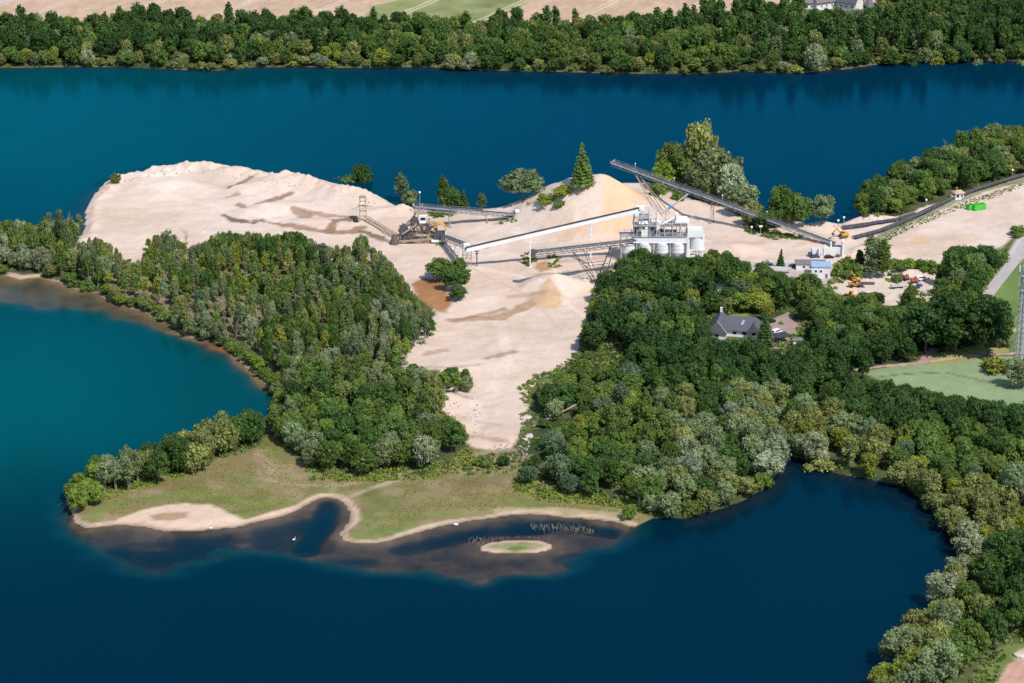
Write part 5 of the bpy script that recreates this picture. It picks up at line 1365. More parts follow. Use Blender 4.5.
# elevated stacker left of the silos, dropping sand on a pile
pA = atH(634, 240, 15.0); pB = atH(535, 251.5, 17.0)
e, o0, a, b, s, u = conveyor('belt_conveyor', 'dark nearly level stacker conveyor on a V-shaped trestle left of the silos', pA, pB, 2.6, (M['dsteel'], M['belt']), [], 2.0, group=GRPC)
ft = Vector(at(598, 281, GZ)) - o0
m = MB()
for sd_ in (-1, 1):
    for t in (.22, .62):
        q = a.lerp(b, t) - u * 2 + s * sd_ * 1.2
        m.beam(q, ft + s * sd_ * 3.0 + (a - b).normalized() * (1.5 if t < .5 else -1.5), .36)
    m.beam(a.lerp(b, .5) - u * 2 + s * sd_ * 1.2, ft + s * sd_ * 3.0, .22)
    m.beam((a.lerp(b, .22) - u * 2).lerp(ft, .45) + s * sd_ * 2, (a.lerp(b, .62) - u * 2).lerp(ft, .45) + s * sd_ * 2, .22)
for t in (.22, .62): m.beam((a.lerp(b, t)).lerp(ft, .6) - s * 2.6, (a.lerp(b, t)).lerp(ft, .6) + s * 2.6, .2)
m.box((ft.x, ft.y, ft.z + .1), (6.5, 2.2, .7))
m.build('trestle_leg', M['dsteel'], e)
m = MB(); q = b; m.box(q + Vector((-.8, 0, -.8)), (2.2, 2.6, 2.6)); m.build('discharge_hood', M['dsteel'], e)
# gallery conveyor behind
pA = atH(519, 214.5, 2.2); pB = atH(414, 206, 11.5)
conveyor('belt_conveyor', 'grey gallery conveyor running right from the top of the dredging machine', pA, pB, 2.4, (M['steel'], M['belt']), [(.31, .1, M['tan']), (.66, .1, M['steel'])], 1.6, group=GRPC)
pA = atH(519, 215, 1.6); pB = atH(549, 213.5, 2.0)
e, o0, a, b, s, u = conveyor('belt_conveyor', 'low dark conveyor ending in an upright steel chute at the sand pile', pA, pB, 2.2, (M['dsteel'], M['belt']), [(.3, 0, M['dsteel']), (.8, 0, M['dsteel'])], .7, rail=False, group=GRPC)
m = MB(); m.box((b.x + .6, b.y, b.z + .9), (2.2, 2.0, 4.2)); m.box((b.x + .6, b.y, b.z + 3.3), (2.6, 2.4, .5)); m.build('chute', M['dsteel'], e)
# transfer station at the joint
def legsbox(m, c, w, d, z0, z1, n=2, t=.22):
    for k in range(n + 1):
        for j in (-1, 1): m.beam((c[0] - w / 2 + w * k / n, c[1] + j * d / 2, z0), (c[0] - w / 2 + w * k / n, c[1] + j * d / 2, z1), t)
    for j in (-1, 1):
        m.beam((c[0] - w / 2, c[1] + j * d / 2, z1), (c[0] + w / 2, c[1] + j * d / 2, z1), t)
        for k in range(n):
            m.beam((c[0] - w / 2 + w * k / n, c[1] + j * d / 2, z0), (c[0] - w / 2 + w * (k + 1) / n, c[1] + j * d / 2, z1), t * .6)
    for k in (0, n): m.beam((c[0] - w / 2 + w * k / n, c[1] - d / 2, z1), (c[0] - w / 2 + w * k / n, c[1] + d / 2, z1), t)
p = at(467, 266, GZ)
e = empty('transfer_tower', p); tag(e, 'grey steel transfer tower where the short and white conveyors meet', 'tower')
m = MB(); legsbox(m, (0, 0), 4, 4, -.3, 4.5, 2); legsbox(m, (0, 0), 4, 4, 4.5, 8.8, 2); m.build('tower_frame', M['steel'], e)
m = MB(); m.box((0, 0, 9.6), (2.8, 2.6, 1.8)); m.box((0, 0, 8.3), (2.0, 2.0, 1.4), taper=1.5); m.build('chute', M['white'], e)
m = MB()
for q in ((-2.4, -2.4), (2.4, -2.4), (2.4, 2.4), (-2.4, 2.4)): m.beam((q[0], q[1], 8.8), (q[0], q[1], 10), .09)
for z in (9.4, 10):
    for q, r_ in (((-2.4, -2.4), (2.4, -2.4)), ((2.4, -2.4), (2.4, 2.4)), ((2.4, 2.4), (-2.4, 2.4)), ((-2.4, 2.4), (-2.4, -2.4))): m.beam((*q, z), (*r_, z), .07)
m.build('handrail', M['steel'], e)
m = MB(); m.box((4.4, .5, 3.2), (.5, .5, 6.8)); m.box((4.4, .5, 6.8), (2.2, .3, .3)); m.box((4.4, .5, 5.6), (1.6, .3, .3)); m.build('cable_mast', M['dsteel'], e)
p = at(518, 219, GZ); e = empty('drive_station', p); tag(e, 'small grey drive station where the gallery conveyor reaches the ground', 'machine')
m = MB(); m.prism([(-2.2, 0), (2.2, 0), (1.2, 3.6), (-1.2, 3.6)], -1, 1, 'y'); m.build('support_frame', M['steel'], e)
m = MB(); m.box((0, 0, 4.0), (2.4, 2.0, 1.1)); m.tube((-1.2, -1.3, 3.9), (1.2, -1.3, 3.9), .5); m.build('motor', M['white'], e)

# silo plant ---------------------------------------------------------
p = at(660, 262, GZ); K = 1 / 2.24
e = empty('silo_plant', p); tag(e, 'big white gravel washing and silo plant with steel decks in the quarry centre', 'gravel plant')
def X_(px): return (px - 660) * K
def Zf(y, dep=0.0):   # height of a point on the plant seen at row y, dep metres behind the front
    return (262 - y) / (2.24 * .94) - dep * .36
z_fb, z_ft = Zf(243.3), Zf(237.6)
m = MB(); m.box(((X_(632.5) + X_(685.5)) / 2, 3.6, (z_fb + z_ft) / 2), (X_(685.5) - X_(632.5), 7.2, z_ft - z_fb)); fas = m.build('storage_bunker', M['white'], e)
m = MB()
for k in range(14): m.box((X_(634) + k * 1.74, -.04, (z_fb + z_ft) / 2), (.1, .06, z_ft - z_fb - .3))
m.box((X_(659), -.1, z_fb + .1), (X_(685.5) - X_(632.5), .12, .25)); m.build('bunker_ribs', M['white'], fas)
for cx in (628.5, 644.5, 662, 678):
    m = MB(); zt = z_fb - .1 if cx > 630 else Zf(245)
    m.lathe((X_(cx), 2.7, 0), [(.5, 1.9), (1.0, 2.2), (3.2, 4.0), (3.25, zt - .1), (3.05, zt)], 24); so_ = m.build('silo', M['white'], e, False)
    m = MB()
    for z in (4.3, 5.9, 7.5): m.lathe((X_(cx), 2.7, z), [(3.3, 0), (3.3, .1)], 24)
    m.build('hoop', M['light'], so_)
m = MB()
for cx in (621, 636.5, 653.3, 670, 686):
    for yy in (.4, 6.8): m.box((X_(cx), yy, z_fb / 2 - .2), (.5, .5, z_fb + .2))
m.build('silo_legs', M['concrete'], e)
# right tall silo
cx = 697
m = MB(); m.lathe((X_(cx), 3.4, 0), [(.6, 3.2), (3.3, 5.3), (3.35, Zf(238)), (3.2, Zf(237.6))], 28); so_ = m.build('large_silo', M['white'], e)
m = MB(); m.box((X_(695), 3.2, (Zf(237.6) + Zf(231)) / 2), (X_(703) - X_(686.8), 6.6, Zf(231) - Zf(237.6))); m.build('silo_head_house', M['white'], e)
m = MB(); legsbox(m, (X_(697), 3.4), 6.6, 6.0, -.3, 5.4, 2, .35); m.build('silo_legs', M['white'], e)
m = MB(); m.box((X_(697), 2.2, 1.2), (5.6, 3.6, 2.6)); m.box((X_(688), .6, 5.5), (1.1, 1.0, 9.5)); m.build('service_shaft', M['white'], e)
# left platform
m = MB(); m.box((X_(626.5), 3.5, Zf(237)), (X_(633) - X_(619), 6, .25)); legsbox(m, (X_(626.5), 3.5), 5.4, 5.4, Zf(245), Zf(237), 2, .2); m.build('side_platform', M['steel'], e)
DK = z_ft + .12
m = MB(); m.box((X_(659), 3.6, DK), (X_(686.5) - X_(631.5), 7.8, .18)); m.build('main_deck', M['steel'], e)
# steel frame storeys
fr = MB()
cols = [633.5, 641, 648.5, 656, 664, 672, 680, 686.5]
z1, z2, z3 = DK + 4.6, DK + 8.6, DK + 11.6
for i, cx in enumerate(cols):
    top = z3 if i < 4 else (z2 - .6 if i < 8 else z1)
    if i >= 4: top = z1 + 1.6
    for yy in (.4, 3.8, 7.0): fr.beam((X_(cx), yy, DK), (X_(cx), yy, top if yy < 4 else top), .26)
for za, i0, i1 in ((z1, 0, 7), (z2, 0, 3), (z3, 0, 3), (z1 + 1.6, 3, 7)):
    for yy in (.4, 3.8, 7.0): fr.beam((X_(cols[i0]), yy, za), (X_(cols[i1]), yy, za), .26)
    for i in range(i0, i1 + 1): fr.beam((X_(cols[i]), .4, za), (X_(cols[i]), 7.0, za), .2)
for i in range(0, 7, 2): fr.beam((X_(cols[i]), .4, DK), (X_(cols[i + 1]), .4, z1), .14)
for i in range(0, 3): fr.beam((X_(cols[i + (i % 2)]), .4, z1), (X_(cols[i + 1 - (i % 2)]), .4, z2), .14)
fr.build('steel_frame', M['light'], e)
m = MB(); m.box((X_(644), 3.8, z1 + .1), (X_(656) - X_(633), 6.4, .14)); m.box((X_(641), 3.8, z2 + .1), (X_(648.5) - X_(633), 6.4, .14)); m.box((X_(671), 5.4, z1 + .1), (X_(686) - X_(656), 3.2, .14)); m.build('upper_deck', M['steel'], e)
rl = MB()
def railbox(x0, x1, y0, y1, z):
    c_ = [(x0, y0), (x1, y0), (x1, y1), (x0, y1)]
    for i in range(4):
        q, r_ = c_[i], c_[(i + 1) % 4]
        for h in (.6, 1.2): rl.beam((*q, z + h), (*r_, z + h), .08)
        L_ = max(abs(q[0] - r_[0]), abs(q[1] - r_[1])); n_ = max(1, int(L_ / 2))
        for k in range(n_): rl.beam((q[0] + (r_[0] - q[0]) * k / n_, q[1] + (r_[1] - q[1]) * k / n_, z), (q[0] + (r_[0] - q[0]) * k / n_, q[1] + (r_[1] - q[1]) * k / n_, z + 1.2), .08)
railbox(X_(631.5), X_(686.5), -.3, 7.5, DK); railbox(X_(633), X_(656), .3, 7.1, z1 + .1); railbox(X_(633), X_(648.5), .3, 7.1, z2 + .1); railbox(X_(619), X_(632), .5, 6.5, Zf(237))
railbox(X_(687), X_(703), 0, 6.4, Zf(231)); railbox(X_(664), X_(686), 4, 7, z1 + .1)
rl.build('handrail', M['light'], e)
def part(nm, mat, *boxes, tubes=()):
    m = MB()
    for bx in boxes: m.box(*bx)
    for t_ in tubes: m.tube(*t_)
    return m.build(nm, mat, e)
part('washing_screen', M['white'], ((X_(643), 2.4, z1 + 1.9), (4.4, 3.6, 1.5), .0, .85), ((X_(645), 5.4, z1 + 1.4), (3.4, 2.2, 2.2)), tubes=[((X_(639), 1.2, z1 + 1.2), (X_(648), 1.2, z1 + 1.2), .35)])
part('washing_screen', M['dsteel'], ((X_(652), 2.6, DK + 2.4), (4.2, 3.4, 2.2), 0, .8), ((X_(637), 4.6, DK + 1.6), (3, 3, 2.4)))
part('hopper', M['steel'], ((X_(640), 2.6, DK + 2.2), (3.2, 3.0, 2.6), 0, 1.3))
part('motor_housing', M['tan'], ((X_(640.5), 1.0, DK + 3.6), (1.8, 1.4, 2.4)))
part('motor_housing', M['rust'], ((X_(639.5), 4.0, z1 + 1.3), (1.2, 1.2, 2.0)), ((X_(668), 3.0, DK + .9), (1.4, 1.2, 1.2)))
part('control_cabin', M['white'], ((X_(644), .6, DK + 1.4), (2.8, 1.8, 2.5)), ((X_(644), .6, DK + 2.75), (3.1, 2.1, .2)))
part('sand_washer', M['dsteel'], ((X_(668), 2.6, DK + 1.5), (6.5, 2.6, 1.3), 0, .8), tubes=[((X_(660), 4.8, DK + 1.6), (X_(676), 4.8, DK + 1.2), .7, .7, 12)])
part('white_hopper', M['white'], ((X_(681.5), 3.4, z1 + 2.7), (6.4, 4.6, 1.8), 0, .72), ((X_(676.5), 3.4, z1 + 3.6), (1.0, 4.0, 3.4)))
part('water_pipes', M['steel'], tubes=[((X_(657), .6, DK + 1.6), (X_(686), .6, DK + 1.6), .22), ((X_(634), -.2, z1 + .6), (X_(656), -.2, z1 + .6), .2), ((X_(650), 1, DK), (X_(650), 1, z2), .22), ((X_(676), 1, DK + .5), (X_(676), 1, z1 + 1), .2), ((X_(660), 7, DK + 3), (X_(686), 7, DK + 3), .25)])
m = MB(); m.beam((X_(650.5), 2.0, z2 + 1.2), (X_(660.5), 1.4, z1 + 1.2), 1.1, .6); m.beam((X_(661), 1.4, z1 + .8), (X_(677), 2.8, z1 + 4.6), 1.0, .5); m.build('discharge_chute', M['white'], e)
m = MB(); m.tube((X_(691), .8, DK - .5), (X_(691), .8, Zf(213)), .13); m.build('antenna_pole', M['white'], e)
m = MB(); m.box((X_(640), 3.4, z3 + .9), (3.6, 2.4, 1.6)); m.box((X_(636), 3.4, z2 + 1.3), (2.2, 2.2, 2.2)); m.build('head_house', M['white'], e)
m = MB()
for k in range(9): m.box((X_(632) - .3 - k * .34, -.2, DK - .3 - k * .5), (.5, 1.0, .08))
m.beam((X_(632), -.7, DK), (X_(632) - 3.2, -.7, DK - 4.6), .1, .3); m.build('stairs', M['steel'], e)
# inclined screw behind the plant
p0 = atH(663, 213, 17.5); p1 = atH(688, 193.5, 14.5)
p1 = atH(688, 194, 20)
e2 = empty('inclined_pipe', Vector((p0.x, p0.y, GZ))); tag(e2, 'long inclined grey pipe with a blue drive above the silo plant', 'pipe')
a = Vector((0, 0, p0.z - GZ)); b = Vector(p1) - Vector((p0.x, p0.y, GZ))
m = MB(); m.tube(a, b, .38); m.build('pipe', M['steel'], e2)
m = MB(); m.tube(a.lerp(b, .22), a.lerp(b, .34), .55, n=10); m.box(a.lerp(b, .28) + Vector((0, 0, .5)), (1.2, .8, .7)); m.build('drive', M['blue'], e2)
m = MB(); q = a.lerp(b, .1); m.beam(q, (q.x, q.y, 10), .3); m.build('support_leg', M['steel'], e2)

# dredging / washing machine ------------------------------------------
p = at(419, 243, GZ)
e = empty('dredging_machine', p); tag(e, 'tan and dark sand-caked dredging machine with a curved yellow hood', 'machine'); e.scale = (1.08, 1.0, 1.4)
k_ = 1 / 2.2
g = np.random.default_rng(3)
m = MB(); legsbox(m, (0, 2.5), 15, 5, -.2, 3.0, 5, .3); legsbox(m, (1.5, 2.5), 10, 5, 3.0, 6.2, 4, .26); legsbox(m, (0.5, 3.0), 5, 4, 6.2, 10.0, 2, .24)
m.box((0, 2.5, 3.05), (15.5, 5.4, .2)); m.box((1.5, 2.5, 6.25), (10.5, 5.4, .2)); m.box((0.5, 3, 10.05), (5.4, 4.4, .2)); m.build('tan_frame', M['tan'], e)
m = MB()
for cx, cz, r_ in ((-6.4, 4.2, 2.0), (-1.6, 7.2, 1.5), (-3.6, 2.0, 1.6), (3.2, 5.2, 1.5)):
    m.tube((cx, -.6, cz), (cx, .9, cz), r_, n=16)
    for q in range(8):
        a_ = q * PI / 4; m.box((cx + math.cos(a_) * r_, .1, cz + math.sin(a_) * r_), (.7, 1.7, .7), 0)
m.build('bucket_wheel', M['dsteel'], e)
m = MB(); m.beam((-9.5, 0, 1.0), (-4.0, 2, 7.2), .9, .7); m.beam((-8.5, -1.4, .8), (5.5, -1.2, 1.6), .8, .6); m.beam((-4, 4, 6.5), (1.8, 3.6, 12.5), .6, .5); m.beam((0, 1, 3.4), (8, 1, 6.0), .7, .6); m.beam((-7, -1.8, 3.4), (-1, -1.6, 6.6), .5, .5); m.build('boom', M['tan'], e)
m = MB(); m.box((1.8, 0.8, 8.0), (3.0, 2.6, 2.4)); m.box((1.8, .8, 9.3), (3.3, 2.9, .2)); cab = m.build('operator_cabin', M['white'], e)
m = MB(); m.box((1.8, -.52, 8.3), (2.2, .06, 1.0)); m.box((3.33, .8, 8.3), (.06, 1.8, 1.0)); m.build('window', M['glass'], cab)
m = MB()
for k in range(16):
    x = -2 + k * .62 + g.uniform(-.2, .2); z = g.uniform(3.2, 7.6); m.box((x, g.uniform(-1, 3.5), z), (g.uniform(.5, 1.4), g.uniform(.5, 1.4), g.uniform(.4, 1.3)), g.uniform(0, 1))
m.build('pumps_and_motors', M['tan'], e)
m = MB()
for k in range(7):
    m.box((g.uniform(-8, 5), g.uniform(-1.6, 3), g.uniform(.4, 5)), (g.uniform(.5, 1.6), g.uniform(.5, 1.4), g.uniform(.4, 1.2)), g.uniform(0, 1))
m.build('dark_gearboxes', M['belt'], e)
m = MB(); n_ = 9; cx, cz, r_ = 8.8, 4.0, 2.9
pts_ = [(cx + math.cos(PI * (.02 + .96 * k / n_)) * r_, cz + math.sin(PI * (.02 + .96 * k / n_)) * r_) for k in range(n_ + 1)]
pts_ += [(cx + math.cos(PI * (.98 - .96 * k / n_)) * (r_ - .3), cz + math.sin(PI * (.98 - .96 * k / n_)) * (r_ - .3)) for k in range(n_ + 1)]
m.prism(pts_, -1.2, 2.4, 'y'); m.build('curved_hood', M['yellow'], e)
m = MB(); m.box((8.8, .6, 2.4), (4.6, 2.6, 3.0)); m.build('drive_unit', M['dsteel'], e)
m = MB(); m.box((8.8, .4, .9), (7.0, 4.0, .6)); m.box((11.4, .4, 2.6), (.6, 3.4, 3.4)); m.build('white_base_frame', M['white'], e)
m = MB()
for z in (10.6, 11.2):
    for y_ in (1.0, 5.0): m.beam((-2, y_, z), (3, y_, z), .08)
for z in (3.8, 6.9):
    m.beam((-6, -.2, z + .5), (7, -.2, z + .5), .08)
m.build('handrail', M['steel'], e)
m = MB(); m.lathe((-10.5, -1.5, 0), [(2.2, -.2), (1.9, .8), (1.0, 2.2), (.3, 3.2)], 9); m.build('scraper_bucket', M['dsteel'], e)

# drag tower -------------------------------------------------------------
p = at(363, 222, GZ); 
e = empty('drag_tower', Vector((p.x, p.y, hz(p.x, p.y)))); tag(e, 'tan steel drag tower with cross arms standing alone on the sand', 'tower')
m = MB()
for sx in (-1.5, 1.5):
    for sy in (-.5, .5): m.beam((sx * 1.1, sy * 2, -.4), (sx * .85, sy, 11.6), .26)
for z in (2.5, 5, 7.4, 9.6, 11.6):
    for sy in (-.5, .5): m.beam((-1.35, sy, z), (1.35, sy, z), .2)
    m.beam((-1.35, -.6, z), (-1.35, .6, z), .16); m.beam((1.35, -.6, z), (1.35, .6, z), .16)
for k, z in enumerate((2.5, 5.0, 7.4)): m.beam((-1.4 if k % 2 else 1.4, -.5, z), (1.4 if k % 2 else -1.4, -.5, z + 2.3), .13)
m.prism([(-1.8, 11.6), (1.8, 11.6), (1.2, 12.4), (-1.2, 12.4)], -.8, .8, 'y'); m.build('tower_frame', M['tan'], e)
m = MB(); m.beam((-5.6, .2, 5.6), (-.6, 0, 7.4), .2); m.beam((.8, 0, 7.4), (4.6, .2, 7.2), .26); m.beam((-2.4, 0, 7.6), (2.4, 0, 7.6), .4); m.build('cross_arm', M['tan'], e)
m = MB(); m.tube((-.9, -.3, 9.0), (.9, -.3, 9.0), .5); m.box((0, 0, 9.0), (1.2, .9, 1.2)); m.build('winch', M['white'], e)
m = MB(); m.box((-3.4, -1.5, 1.0), (2.4, 2.0, 2.2), .4, .7); m.box((-5, -1, 2.2), (1.6, 1.8, 1.2), .2); m.build('tower_shadow_boxes', M['belt'], e)  # dark boxes standing in for the tower's shadow on the sand
p0 = gp(366, 220) ; p1 = gp(396, 238)
e = empty('lattice_boom', p0); tag(e, 'long rusty lattice boom lying on the sand below the drag tower', 'boom')
a = Vector((0, 0, .5)); b = p1 - p0 + Vector((0, 0, .6)); d = (b - a).normalized(); s = d.cross(Vector((0, 0, 1))).normalized()
m = MB(); n_ = 12
for sd_ in (-1, 1):
    m.beam(a + s * sd_ * 1.3, b + s * sd_ * 1.3, .28)
    m.beam(a + s * sd_ * .8 + Vector((0, 0, 1.3)), b + s * sd_ * .8 + Vector((0, 0, 1.3)), .2)
for k in range(n_):
    q, r_ = a.lerp(b, k / n_), a.lerp(b, (k + 1) / n_)
    m.beam(q - s * 1.3, r_ + s * 1.3, .15); m.beam(q + s * 1.3, q + s * .8 + Vector((0, 0, 1.3)), .13); m.beam(q - s * 1.3, q - s * .8 + Vector((0, 0, 1.3)), .13)
m.build('lattice', M['tan'], e)
m = MB(); m.tube(b - s * 1.6 + Vector((0, 0, .4)), b + s * 1.6 + Vector((0, 0, .4)), .9); m.build('sheave', M['rust'], e)

# ground conveyors at the right --------------------------------------------
def ground_conv(px, lab, w=1.35):
    P = [gp(*q) + Vector((0, 0, 1.1)) for q in px]
    e = empty('ground_conveyor', P[0] - Vector((0, 0, 1.1))); tag(e, lab, 'conveyor', GRPC)
    o_ = P[0] - Vector((0, 0, 1.1)); P = [q - o_ for q in P]
    f = MB(); b_ = MB(); r_ = MB(); l_ = MB()
    for i in range(len(P) - 1):
        a, b = P[i], P[i + 1]; d = (b - a).normalized(); s = d.cross(Vector((0, 0, 1))).normalized()
        for sd_ in (-1, 1): f.beam(a + s * sd_ * w / 2, b + s * sd_ * w / 2, .2, .5)
        b_.beam(a + Vector((0, 0, .12)), b + Vector((0, 0, .12)), w * .7, .12)
        f.beam(a + s * (w / 2 + .7) - Vector((0, 0, .1)), b + s * (w / 2 + .7) - Vector((0, 0, .1)), .9, .08)
        n_ = int((b - a).length / 3.2)
        for k in range(n_):
            q = a.lerp(b, (k + .5) / n_)
            for sd_ in (-1, 1): l_.beam(q + s * sd_ * w / 2, q + s * sd_ * (w / 2 + .1) - Vector((0, 0, 1.3)), .16)
            r_.beam(q + s * (w / 2 + 1.1), q + s * (w / 2 + 1.1) + Vector((0, 0, 1.1)), .07)
        r_.beam(a + s * (w / 2 + 1.1) + Vector((0, 0, 1.1)), b + s * (w / 2 + 1.1) + Vector((0, 0, 1.1)), .08)
    f.build('frame', M['dsteel'], e); b_.build('belt', M['belt'], e); r_.build('handrail', M['steel'], e); l_.build('trestle_legs', M['dsteel'], e)
ground_conv([(853, 239), (880, 232), (905, 222), (930, 210), (950, 200), (975, 191), (1000, 183), (1045, 170)], 'long low black conveyor running along the wood to the booth and beyond')
ground_conv([(842, 229), (870, 225), (897, 221), (915, 215)], 'shorter low conveyor joining the long low one behind the bunker', 1.6)
# booth
p = gp(958, 199); e = empty('booth', p, R(12)); tag(e, 'small white booth with a tan roof beside the low conveyor', 'booth')
m = MB(); m.box((0, 0, 1.7), (4.4, 3.6, 3.4)); w_o = m.build('wall', M['plaster'], e)
m = MB(); m.box((-.9, -1.82, 2.0), (1.3, .06, 1.4)); m.box((1.2, -1.82, 1.9), (.8, .06, 1.0)); m.box((-2.22, 0, 1.8), (.06, 1.2, 1.4)); m.build('window', M['glass'], w_o)
m = MB(); m.add([(-2.9, -2.5, 3.4), (2.9, -2.5, 3.4), (2.9, 2.5, 3.4), (-2.9, 2.5, 3.4), (-1.4, -.6, 4.5), (1.4, -.6, 4.5), (1.4, .6, 4.5), (-1.4, .6, 4.5)], [(0, 1, 5, 4), (1, 2, 6, 5), (2, 3, 7, 6), (3, 0, 4, 7), (4, 5, 6, 7), (3, 2, 1, 0)]); m.build('roof', M['tanroof'], e)
m = MB(); m.box((-3.4, -.8, 1.2), (1.8, 1.6, 2.4)); m.box((2.0, -2.1, .6), (.9, .7, 1.2)); m.build('equipment_cabinet', M['steel'], e)
# green skips
def skip(px, py, L_, W, H, rz, lab):
    p = gp(px, py); e = empty('skip_container', p, rz); tag(e, lab, 'skip', 'green roll-off skips')
    m = MB(); t = .12
    m.box((0, 0, .28), (L_, W, .2)); m.box((0, -W / 2, H / 2 + .2), (L_, t, H)); m.box((0, W / 2, H / 2 + .2), (L_, t, H)); m.box((-L_ / 2, 0, H / 2 + .2), (t, W - .13, H)); m.box((L_ / 2, 0, H / 2 + .2), (t, W - .13, H)); m.build('body', M['green'], e)
    m = MB(); n_ = int(L_ / .8)
    for k in range(n_ + 1):
        for sd_ in (-1, 1): m.box((-L_ / 2 + .06 + k * (L_ - .12) / n_, sd_ * (W / 2 + .09), H / 2 + .2), (.14, .1, H))
    for sd_ in (-1, 1): m.box((0, sd_ * (W / 2 + .03), H + .28), (L_ + .2, .2, .16))
    m.build('ribs', M['green'], e)
    m = MB(); g = np.random.default_rng(int(px))
    for k in range(16): m.box((g.uniform(-L_ / 2 + .6, L_ / 2 - .6), g.uniform(-W / 2 + .5, W / 2 - .5), H * .7 + g.uniform(0, .6)), (g.uniform(.5, 1.2), g.uniform(.3, .9), g.uniform(.3, .7)), g.uniform(0, 3))
    m.build('scrap_load', M['rust'], e)
    m = MB()
    for sx in (-1, 1):
        for sd_ in (-1, 1): m.tube((sx * (L_ / 2 - .5), sd_ * W * .38, .1), (sx * (L_ / 2 - .5), sd_ * W * .3, .1), .18)
    m.build('rollers', M['dsteel'], e)
skip(978.5, 209.5, 6.6, 2.6, 2.5, R(28), 'long bright green open skip loaded with rusty scrap')
skip(969.5, 209.5, 2.6, 2.5, 2.2, R(28), 'short bright green skip at the left end of the long one')

# concrete bunker and machines at the conveyor foot ----------------------------
p = gp(827, 256); e = empty('loading_bunker', p); tag(e, 'white concrete loading bunker with pillars at the foot of the long conveyor', 'bunker')
m = MB(); m.box((2.6, 0, 2.1), (8.4, .5, 4.2)); m.box((-6.6, 0, 1.8), (.5, 3.2, 3.6)); m.box((-3.6, 0, 1.7), (.6, 3.2, 3.4)); m.box((-5.0, 1.6, 1.7), (4.0, .4, 3.4)); m.box((-1.8, .6, 1.6), (1.6, .5, 3.2)); m.build('wall', M['plaster'], e)
m = MB(); m.box((7.0, .6, 3.4), (.8, 3.8, 7.2)); m.box((1.6, .3, 3.3), (.7, .9, 6.6)); m.box((-1.0, .6, 2.6), (.5, .6, 5.2)); m.build('pillar', M['plaster'], e)
m = MB(); m.box((3.8, 3.0, 3.2), (5.6, 3.6, .9)); m.box((3.8, 3.0, 2.0), (3, 2.4, 1.8), 0, 1.5); m.build('feed_hopper', M['dsteel'], e)
m = MB(); m.box((-7.8, -.6, 1.0), (1.6, 1.6, 1.9)); m.box((4.6, -1.4, .6), (1.8, 1.2, 1.1)); m.build('pump_box', M['dsteel'], e)
def wheels(m, L_, W, r_=.36, w=.25, xs=None):
    for x in xs or (-L_ * .31, L_ * .31):
        for sd_ in (-1, 1): m.tube((x, sd_ * (W / 2 - w), r_), (x, sd_ * (W / 2 + .02), r_), r_, n=12)
def excavator(px, py, rz, lab, boom=True, mat=None):
    mat = mat or M['yellow']
    p = gp(px, py); e = empty('excavator', p, rz); tag(e, lab, 'excavator')
    m = MB()
    for sd_ in (-1, 1): m.prism([(-2.0, .25), (-1.6, 0), (1.6, 0), (2.0, .25), (2.0, .6), (1.6, .9), (-1.6, .9), (-2.0, .6)], sd_ * 1.1 - .3, sd_ * 1.1 + .3, 'y')
    m.box((0, 0, .6), (2, 2, .4)); m.build('track', M['dsteel'], e)
    m = MB(); m.box((-.5, 0, 1.5), (3.2, 2.5, 1.1)); m.prism([(-2.4, 1.0), (-1.9, 1.0), (-1.9, 2.1), (-2.4, 1.9)], -1.2, 1.2, 'y'); m.build('body', mat, e)
    m = MB(); m.prism([(-.2, 2.0), (1.3, 2.0), (1.2, 3.1), (-.1, 3.2)], .1, 1.2, 'y'); c_ = m.build('cab', mat, e)
    m = MB(); m.box((1.27, .65, 2.6), (.05, .9, .8)); m.box((.5, 1.22, 2.6), (1.0, .05, .8)); m.build('window', M['glass'], c_)
    m = MB(); m.beam((.9, -.3, 1.8), (3.3, -.3, 4.3), .5, .6); m.beam((3.2, -.3, 4.3), (5.2, -.3, 2.4), .42, .5); m.build('boom', mat, e)
    m = MB(); m.prism([(4.8, 2.5), (5.5, 2.3), (5.4, 1.4), (4.6, 1.1), (4.4, 1.7)], -.9, .3, 'y'); m.build('bucket', M['dsteel'], e)
def loader(px, py, rz, lab, mat):
    p = gp(px, py); e = empty('wheel_loader', p, rz); tag(e, lab, 'wheel loader')
    m = MB(); wheels(m, 5, 2.4, .75, .5, (-1.7, 1.5)); m.build('wheel', M['tyre'], e)
    m = MB(); m.box((-1.6, 0, 1.5), (2.6, 1.7, 1.1)); m.box((.9, 0, 1.1), (2.0, 1.3, .8)); m.box((-1.7, 0, .9), (2.2, 1.4, .4)); m.build('body', mat, e)
    m = MB(); m.box((-.3, 0, 2.4), (1.5, 1.5, 1.5), 0, .88); m.box((-.3, 0, 3.2), (1.7, 1.7, .12)); c_ = m.build('cab', mat, e)
    m = MB(); m.box((.45, 0, 2.45), (.1, 1.2, .9)); m.box((-.3, -.76, 2.45), (1.1, .08, .9)); m.box((-.3, .76, 2.45), (1.1, .08, .9)); m.build('window', M['glass'], c_)
    m = MB()
    for sd_ in (-1, 1): m.beam((1.0, sd_ * .5, 1.5), (3.1, sd_ * .5, .7), .25, .35)
    m.build('lift_arm', mat, e)
    m = MB(); m.prism([(2.9, .2), (4.1, .1), (4.0, .3), (3.2, .6), (3.1, 1.3), (2.8, 1.3)], -1.35, 1.35, 'y'); m.build('bucket', M['dsteel'], e)
excavator(843, 237, R(200), 'yellow excavator on the sand heap behind the white bunker')
excavator(855, 281, R(130), 'yellow and blue excavator with folded boom in the vehicle yard', mat=M['yellow'])
loader(850.5, 298, R(140), 'bright yellow wheel loader half under trees at the yard edge', M['yellow'])
loader(855, 287, R(5), 'low orange wheel loader parked below the yard excavator', M['orange'])
